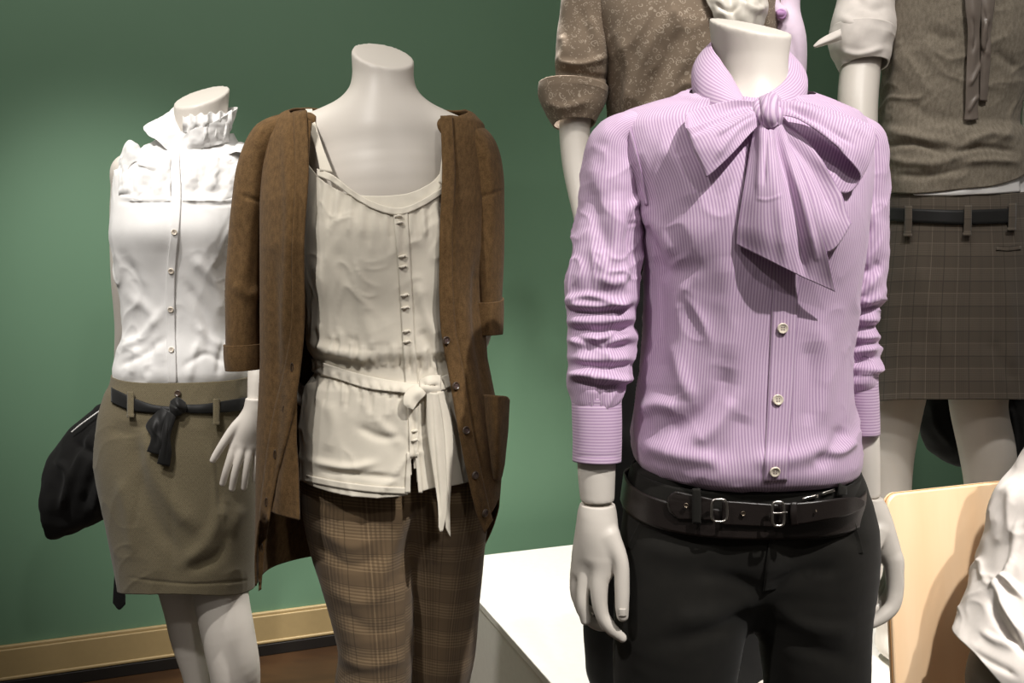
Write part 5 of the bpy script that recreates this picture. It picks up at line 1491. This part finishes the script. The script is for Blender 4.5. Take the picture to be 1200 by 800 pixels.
# ------------------------------------------------------------------ mannequin in the grey jumper and plaid skirt
def jumper_mannequin():
    d = 1.86
    fz = 0.30
    T = thing('mannequin', 'mannequin in grey jumper over white shirt with grey tie and plaid miniskirt', 'mannequin', (P(1118, 600, d)[0], d, fz))
    b = Body((0.66, 1.62, fz - .01), (1.26, 2.08, 2.02), 0.004)
    b.limb([(1118, -110, 1.87, 40), (1118, -140, 1.87, 30), (1118, -175, 1.87, 28), (1118, -190, 1.87, 29)], .02)
    b.chain([(P(1030, -100, 1.87), .034), (P(1208, -100, 1.87), .034)], .04)
    b.limb([(1118, -60, 1.87, 60), (1116, 20, 1.86, 62), (1114, 110, 1.86, 56), (1114, 200, 1.87, 60), (1114, 280, 1.87, 74)], .03, 1.3)
    b.limb([(1022, -80, 1.87, 20), (1016, 0, 1.86, 22), (1008, 80, 1.84, 22.5), (1005, 130, 1.81, 22), (1010, 200, 1.77, 18), (1016, 270, 1.74, 13), (1010, 300, 1.73, 10.5), (1008, 312, 1.73, 10)], .012)
    add_hand(b, P(1008, 312, 1.73), (-.02, .02, -1), (.2, .95, 0), -1)
    b.limb([(1214, -80, 1.87, 20), (1224, 0, 1.88, 20), (1222, 80, 1.89, 19), (1216, 150, 1.88, 17), (1212, 220, 1.86, 14), (1210, 280, 1.85, 12), (1208, 300, 1.85, 11)], .012)
    add_hand(b, P(1208, 300, 1.85), (-.06, -.03, -1), (-.5, .8, 0), 1)
    b.limb([(1066, 330, 1.89, 50), (1052, 420, 1.90, 40), (1044, 480, 1.90, 34), (1040, 540, 1.90, 28), (1040, 620, 1.92, 24), (1042, 720, 1.92, 16), (1044, 752, 1.92, 14)], .012)
    b.limb([(1160, 330, 1.87, 50), (1152, 420, 1.86, 38), (1146, 470, 1.855, 31), (1157, 530, 1.85, 30), (1160, 570, 1.86, 27), (1162, 640, 1.88, 25), (1162, 730, 1.89, 16), (1162, 755, 1.89, 14)], .012)
    for x, dd in ((1043, 1.92), (1162, 1.89)):
        p = P(x, 752, dd)
        b.chain([(p, .024), (np.array((p[0], p[1] + .01, fz + .035)), .026), (np.array((p[0], p[1] - .07, fz + .03)), .024), (np.array((p[0] + .005, p[1] - .12, fz + .022)), .014)], .02)
    b.cut_box(P(1118, -172, 1.87), (.1, -.5, .85), .08)
    b.build('body', SHELL, T, smooth=5)
    prof = [(-132, 1082, 1156, .05, .05, .012), (-118, 1046, 1192, .065, .07, .008), (-100, 1028, 1210, .085, .085, 0), (-60, 1024, 1212, .11, .092, 0), (0, 1040, 1204, .128, .094, 0), (60, 1040, 1198, .124, .092, 0), (110, 1036, 1190, .114, .09, 0), (150, 1033, 1184, .110, .09, 0),
            (166, 1030, 1190, .120, .096, 0), (190, 1031, 1193, .126, .10, 0), (212, 1032, 1194, .126, .10, 0), (236, 1034, 1193, .126, .10, 0)]
    top = [(0, -120), (-90, -128), (90, -128), (180, -130)]
    bot = [(0, 227), (-90, 226), (45, 208), (70, 200), (90, 198), (-45, 232), (180, 222), (22, 219)]
    folds = [([(1036, 150), (1080, 162), (1120, 168)], 5, .006), ([(1034, 172), (1070, 168), (1110, 180)], 4, -.007), ([(1040, 186), (1090, 192), (1130, 182)], 5, .006), ([(1130, 168), (1160, 158), (1188, 162)], 5, .008), ([(1120, 178), (1155, 172), (1190, 178)], 3.5, -.008), ([(1130, 190), (1160, 188), (1192, 190)], 4, .007),
             ([(1050, 205), (1090, 206), (1130, 198)], 4, -.005), ([(1085, 35), (1105, 44), (1125, 46)], 7, -.004), ([(1050, 60), (1070, 90), (1100, 110)], 9, .004), ([(1060, 120), (1090, 135), (1120, 140)], 7, -.004), ([(1165, 60), (1180, 72), (1192, 80)], 5, -.005), ([(1045, 20), (1052, 60), (1046, 110)], 6, .004)]
    g = Grid(torso2(prof, d, top, bot, nu=200, nv=200), True, folds, .0022, (12, 12, 9), 61, crease=.004, cscale=(8, 8, 9))
    jp = g.build('jumper', GREY_KNIT, T, solid=.003)
    # shirt tail under the jumper
    prof2 = [(190, 1036, 1193, .108, .098), (215, 1035, 1194, .112, .100), (245, 1035, 1194, .112, .100)]
    g2 = Grid(torso2(prof2, d, [(0, 195), (180, 195), (90, 195), (-90, 195)], [(0, 237), (-45, 235), (45, 231), (90, 225), (-90, 228), (180, 230)], nu=160, nv=40), True, [([(1100, 215), (1140, 222), (1190, 212)], 3, .004)], .002, (30, 30, 20), 62)
    g2.build('shirt_tail', WHITE, T, solid=.0015)
    # white sleeve, turned up above the elbow
    sp = [(1040, -118, 1.87, 8, .02), (1028, -100, 1.87, 22, .045), (1020, -60, 1.87, 29, .055), (1016, -20, 1.865, 31, .058), (1013, 10, 1.86, 32, .058), (1011, 34, 1.85, 36, .06), (1010, 50, 1.848, 34, .058)]
    gg = Grid(tube(sp, 110, 120), True, [([(985, 20), (1010, 30), (1040, 24)], 5, .005), ([(1000, -5), (1020, 10), (1040, 8)], 5, -.004)], .003, (16, 16, 12), 63)
    so = gg.build('sleeve', LINEN, T)
    gg = Grid(tube([(1010, 36, 1.848, 36, .064), (1009, 50, 1.845, 36, .064), (1011, 66, 1.84, 31, .058), (1012, 78, 1.836, 27, .05)], 100, 50), True, [([(985, 58), (1005, 64), (1036, 56)], 4, .005), ([(985, 70), (1010, 72), (1036, 70)], 3, -.004)], .0035, (18, 18, 18), 64)
    gg.build('rolled_cuff', LINEN, so, solid=.003)
    tp = [[(985, 34, 1.80), (972, 40, 1.80), (960, 47, 1.80), (953, 54, 1.80)], [(986, 40, 1.795), (975, 46, 1.79), (963, 51, 1.792), (954, 55, 1.798)], [(987, 46, 1.80), (976, 50, 1.80), (964, 53.5, 1.80), (954.5, 56, 1.80)]]
    sheet('cuff_tab', patch(tp, 16, 24), LINEN, so, solid=.002)
    gg = Grid(tube([(1196, -118, 1.87, 8, .02), (1210, -100, 1.87, 22, .045), (1218, -60, 1.87, 27, .055), (1224, 0, 1.88, 28, .055), (1223, 50, 1.885, 28, .05), (1221, 84, 1.887, 27, .048)], 90, 90), True, [], .003, (16, 16, 12), 65)
    so = gg.build('sleeve', GREY_KNIT, T)
    gg = Grid(tube([(1222, 80, 1.887, 29, .05), (1219, 106, 1.885, 27, .046)], 80, 20), True, [], .002, (16, 16, 12), 66)
    gg.build('rolled_cuff', LINEN, so, solid=.003)
    # tie hanging loose over the jumper
    s = lambda x, y, o: (x, y, g.at(x, y)[0][0] - o)
    tie = sheet('tie', patch([[s(1131, -60, .012), s(1140, -60, .016), s(1150, -60, .012)], [s(1131, 2, .012), s(1141, 2, .018), s(1150, 4, .012)], [s(1134, 34, .012), s(1142, 34, .018), s(1148, 36, .013)], [s(1133, 70, .010), s(1141, 70, .016), s(1148, 72, .010)], [s(1132, 96, .010), s(1139, 92, .014), s(1147, 88, .010)], [s(1131, 130, .008), s(1138, 128, .012), s(1146, 126, .010)], [s(1130, 141, .007), s(1138, 141, .010), s(1146, 140, .008)]], 110, 20), SATIN, T, solid=.0025,
                folds=[([(1136, 100), (1142, 88), (1148, 74)], 2, .005), ([(1134, 132), (1140, 120), (1146, 112)], 2, .004), ([(1140, 20), (1144, 40), (1140, 60)], 2.5, -.005)], wob=.0015, wscale=(30, 30, 20))
    sheet('tie_end', patch([[s(1148, -60, .010), s(1158, -60, .014), s(1166, -60, .010)], [s(1149, 2, .010), s(1158, 2, .015), s(1165, 2, .010)], [s(1150, 34, .009), s(1156, 34, .014), s(1162, 34, .010)], [s(1149, 70, .007), s(1154, 70, .011), s(1160, 70, .008)], [s(1148, 118, .006), s(1152, 118.5, .008), s(1156, 119, .006)]], 80, 16), SATIN, tie, solid=.0025, folds=[([(1158, 20), (1152, 50), (1158, 66)], 2.5, .005), ([(1152, 10), (1160, 40), (1150, 70)], 2, -.004)], wob=.0015, wscale=(30, 30, 20))

    # skirt
    prof = [(222, 1035, 1193, .118, .098), (245, 1034, 1194, .122, .102), (270, 1031, 1196, .126, .108), (310, 1026, 1200, .132, .118), (360, 1020, 1204, .134, .124), (420, 1016, 1208, .134, .126), (472, 1014, 1212, .134, .126)]
    folds = [([(1141, 280), (1140, 360), (1140, 450)], 1.8, -.0025), ([(1146, 280), (1146, 360), (1146, 450)], 4, .002), ([(1075, 300), (1090, 360), (1110, 420)], 12, .004), ([(1050, 320), (1062, 380), (1070, 450)], 10, -.003), ([(1180, 330), (1185, 380), (1186, 440)], 8, .003), ([(1168, 290), (1182, 292), (1194, 289)], 2, -.002), ([(1160, 400), (1180, 430), (1190, 450)], 8, -.003)]
    V = torso2(prof, d, [(0, 233), (-90, 228), (90, 226), (180, 228)], [(0, 458), (-90, 468), (50, 460), (90, 444), (180, 466), (-40, 460)], nu=220, nv=180)
    g = Grid(V, True, folds, .0018, (9, 9, 6), 67)
    sk = g.build('skirt', GREY_PLAID, T, solid=.003)
    lay('shirt_tail', g, [(1070, 227.5), (1100, 225), (1127, 220), (1160, 211), (1195, 202)], [(1072, 228.5), (1100, 229), (1135, 228), (1165, 227), (1195, 225)], WHITE, T, off=.0005, thick=.0012, nv=60, nu=10, crown=.002, wob=.003)
    lay('belt', g, [(1037, 243), (1080, 245), (1130, 246), (1190, 244)], [(1036, 258), (1080, 261), (1130, 263), (1190, 261)], RIBBON, T, off=.003, thick=.002, nv=60, nu=6)
    for x, y0, y1 in ((1065, 241, 277), (1134, 240, 276), (1186, 238, 270)):
        lay('belt_loop', g, [(x - 4, y0), (x - 4.3, (y0 + y1) / 2), (x - 5, y1)], [(x + 4, y0), (x + 4, (y0 + y1) / 2), (x + 3, y1)], GREY_PLAID, sk, off=.007, thick=.002, nv=20, nu=6, crown=.001)
        lay('loop_hem', g, [(x - 6, y1 - 3.5), (x - 6, y1)], [(x + 4, y1 - 3.5), (x + 4, y1)], GREY_PLAID, sk, off=.009, thick=.0015, nv=5, nu=5)
    lay('pocket_welt', g, [(1167, 289), (1182, 290), (1196, 288)], [(1167, 293), (1182, 294), (1196, 292)], GREY_PLAID, sk, off=.001, thick=.0015, nv=14, nu=4)

    # black coat hung behind the legs
    Ct = thing('coat', 'black coat hanging behind the bare leg under plaid miniskirt', 'coat', (P(1140, 520, 2.02)[0], 2.02, P(1140, 560, 2.02)[2]))
    c = Body(P(1070, 590, 1.94), P(1260, 430, 2.14), .005)
    c.limb([(1105, 440, 2.03, 16), (1100, 480, 2.03, 18), (1102, 510, 2.03, 20), (1120, 525, 2.03, 18), (1145, 536, 2.03, 14)], .015)
    c.limb([(1130, 440, 2.03, 24), (1140, 500, 2.03, 30), (1160, 520, 2.03, 24)], .015)
    c.limb([(1190, 440, 2.03, 26), (1196, 490, 2.02, 28), (1200, 540, 2.02, 26), (1204, 575, 2.02, 20)], .015)
    c.limb([(1100, 440, 2.03, 12), (1200, 440, 2.03, 14)], .02)
    c.build('coat_cloth', COAT, Ct, folds=[([(1195, 460), (1188, 500), (1194, 540)], 4, .010), ([(1186, 465), (1196, 510), (1190, 545)], 3, -.010), ([(1092, 470), (1098, 500), (1116, 524)], 4, .006)], wob=.006, wscale=(16, 16, 16))


jumper_mannequin()


# ------------------------------------------------------------------ plywood chair and the seated mannequin
def chair_and_sitter():
    o = np.array((0.607, 1.38, 0.0))
    ct = thing('chair', 'beech plywood chair with tall flat rounded back beside the lilac mannequin', 'chair', tuple(o + WD * .2 - WN * .0))
    w, z0, z1, th, r = 0.42, 0.40, 0.805, 0.014, 0.022
    out = []
    for (cx, cz, a0) in ((w - r, z1 - r, 0), (r, z1 - r, 90), (r, z0 + r, 180), (w - r, z0 + r, 270)):
        for k in range(9):
            a = math.radians(a0 + 90 * k / 8); out.append((cx + r * math.cos(a), cz + r * math.sin(a)))
    def bk(x, z, t):
        lean = (z1 - z) * 0.06 + .02 * (x / w - .5) ** 2 * 4 * 0
        return o + WD * x + WN * (lean - t) + np.array((0, 0, z))
    def slab(name, m, t0, t1, grow, parent):
        V, f = [], []
        K = len(out)
        cx, cz = w / 2, (z0 + z1) / 2
        for t, e in ((t0, .002), (t0 + .002, 0), (t1 - .002, 0), (t1, .002)):
            for (x, z) in out:
                q = np.array((x - cx, z - cz)); q = q * (1 - (e - grow) / np.linalg.norm(q))
                V.append(bk(cx + q[0], cz + q[1], t))
        for i in range(3): f += [[i*K + k, i*K + (k+1) % K, (i+1)*K + (k+1) % K, (i+1)*K + k] for k in range(K)]
        f.append(list(range(K))[::-1]); f.append(list(range(3*K, 4*K)))
        return mesh(name, V, f, m, parent, smooth=False)
    back = slab('backrest', PLY, 0.0, th, 0, ct)
    slab('ply_core', PLY_EDGE, .004, th - .004, .0006, back)
    # seat: softly dished slab
    V, f = [], []
    n = 16
    for s in (0, 1):
        for i in range(n + 1):
            for j in range(n + 1):
                x, y = w * i / n, .40 * j / n
                zz = .455 - .018 * math.sin(PI * i / n) * math.sin(PI * min(1, j / n * .9)) - (.03 * max(0, (j / n - .85) / .15) ** 2) - s * .014
                V.append(o + WD * x + WN * (y + .03) + np.array((0, 0, zz)))
    N1 = (n + 1) ** 2
    for s in (0, 1):
        for i in range(n):
            for j in range(n):
                a = s * N1 + i * (n + 1) + j
                q = [a, a + n + 1, a + n + 2, a + 1]; f.append(q if s == 0 else q[::-1])
    edge = [i * (n + 1) for i in range(n + 1)] + [n * (n + 1) + j for j in range(1, n + 1)] + [i * (n + 1) + n for i in range(n - 1, -1, -1)] + [j for j in range(n - 1, 0, -1)]
    for k in range(len(edge)):
        a, b_ = edge[k], edge[(k + 1) % len(edge)]
        f.append([a, b_, b_ + N1, a + N1])
    mesh('seat', V, f, PLY, ct)
    for x in (.03, w - .03):
        for y0, y1 in ((.05, .0), (.36, .42)):
            p, q = o + WD * x + WN * y0 + np.array((0, 0, .44)), o + WD * (x + (.015 if x > .2 else -.015)) + WN * y1 + np.array((0, 0, .0))
            lg = wire('leg', [p, (p + q) / 2, q + np.array((0, 0, .006))], .011, CHROME, ct, K=14)
            wire('foot_cap', [q + np.array((0, 0, .001)), q + np.array((0, 0, .02))], .0135, BLACK, lg, K=14, n=3)
        wire('back_bracket', [o + WD * x + WN * .05 + np.array((0, 0, .43)), o + WD * x + WN * .028 + np.array((0, 0, .46)), o + WD * x + WN * .026 + np.array((0, 0, .475))], .009, CHROME, ct, K=12)

    # seated mannequin, most of it beyond the frame
    d = 1.17
    cx = P(1330, 700, d)[0]
    T = thing('mannequin', 'seated mannequin in loose white linen shirt at the right edge of the picture', 'mannequin', (cx, d, .46))
    b = Body((.58, .70, -.01), (1.16, 1.44, 1.25), .005)
    b.limb([(1330, 410, 1.22, 44), (1330, 372, 1.22, 42), (1330, 340, 1.22, 42)], .02)
    b.chain([(P(1278, 468, 1.24), .033), (P(1400, 468, 1.24), .033)], .04)
    b.limb([(1340, 490, 1.22, 80), (1335, 540, 1.22, 90), (1330, 620, 1.22, 100), (1330, 740, 1.23, 120)], .03, 1.4)
    for s in (-1, 1):
        hip = np.array((cx + s * .08, 1.22, .545)); kn = np.array((cx + s * .10, .82, .56)); an = np.array((cx + s * .10, .88, .09))
        b.chain([(hip, .085), (kn, .055), (kn * .5 + an * .5 + np.array((0, .02, 0)), .05), (an, .032)], .02)
        b.chain([(an - np.array((0, 0, .045)), .032), (np.array((an[0], an[1] - .13, .022)), .018)], .02)
        sh, el, wr = np.array((cx + .035 + s * .07, 1.24, .98)), np.array((cx + .035 + s * .08, 1.21, .76)), np.array((cx + .03 + s * .05, 1.02, .70))
        b.chain([(sh, .042), (el, .034), (wr, .022)], .015)
        add_hand(b, wr, (-s * .1, -1, -.25), (1, 0, 0), -s)
    b.cut_box(P(1330, 368, 1.22), (0, -.4, .9), .09)
    b.build('body', SHELL, T, smooth=5)
    prof = [(436, 1290, 1390, .06, .05, .05), (456, 1264, 1430, .08, .075, .05), (484, 1254, 1446, .10, .09, .05), (520, 1250, 1456, .12, .10, .05), (565, 1232, 1460, .12, .11, .05), (590, 1206, 1458, .12, .11, .045), (608, 1197, 1463, .12, .11, .045), (640, 1188, 1472, .13, .12, .04), (675, 1174, 1486, .14, .125, .03), (700, 1160, 1500, .16, .13, .02), (735, 1140, 1520, .18, .13, .01), (760, 1124, 1536, .19, .13, 0), (790, 1118, 1542, .19, .13, 0)]
    V = torso2(prof, d, [(0, 448), (90, 440), (-90, 440), (180, 438)], [(0, 790), (-90, 752), (-45, 790), (90, 752), (180, 750)], nu=240, nv=220)
    folds = [([(1200, 700), (1176, 676), (1164, 690)], 4, .008), ([(1168, 684), (1182, 715), (1200, 745)], 5, .010), ([(1160, 700), (1176, 735), (1200, 765)], 5, -.009), ([(1150, 740), (1170, 752), (1196, 756)], 5, .006), ([(1195, 610), (1188, 650), (1180, 680)], 4, .004), ([(1135, 760), (1160, 775), (1190, 790)], 4, -.005)]
    g = Grid(V, True, folds, .004, (12, 12, 14), 71, crease=.004, cscale=(10, 10, 8))
    g.build('shirt', LINEN, T, solid=.002)
    gg = Grid(tube([(1300, 462, 1.23, 16, .03), (1286, 476, 1.23, 26, .045), (1280, 510, 1.22, 30, .05), (1276, 560, 1.21, 32, .05), (1274, 600, 1.20, 32, .05)], 70, 80), True, [], .004, (14, 14, 14), 72)
    gg.build('sleeve', LINEN, T, solid=.002)
    gg = Grid(tube([(1390, 462, 1.23, 16, .03), (1408, 476, 1.23, 26, .045), (1416, 510, 1.22, 32, .05), (1420, 560, 1.21, 34, .05), (1422, 600, 1.20, 34, .05)], 70, 80), True, [], .004, (14, 14, 14), 73)
    gg.build('sleeve', LINEN, T, solid=.002)
    t = Body((.58, .72, .08), (1.14, 1.42, .72), .006)
    for s in (-1, 1):
        hip = np.array((cx + s * .09, 1.23, .56)); kn = np.array((cx + s * .105, .82, .565)); an = np.array((cx + s * .105, .88, .12))
        t.chain([(hip, .10), (kn, .068), (an, .055)], .03)
    t.build('trousers', fabric('brown_grey_tweed', srgb(96, 86, 74)), T, wob=.003)


chair_and_sitter()
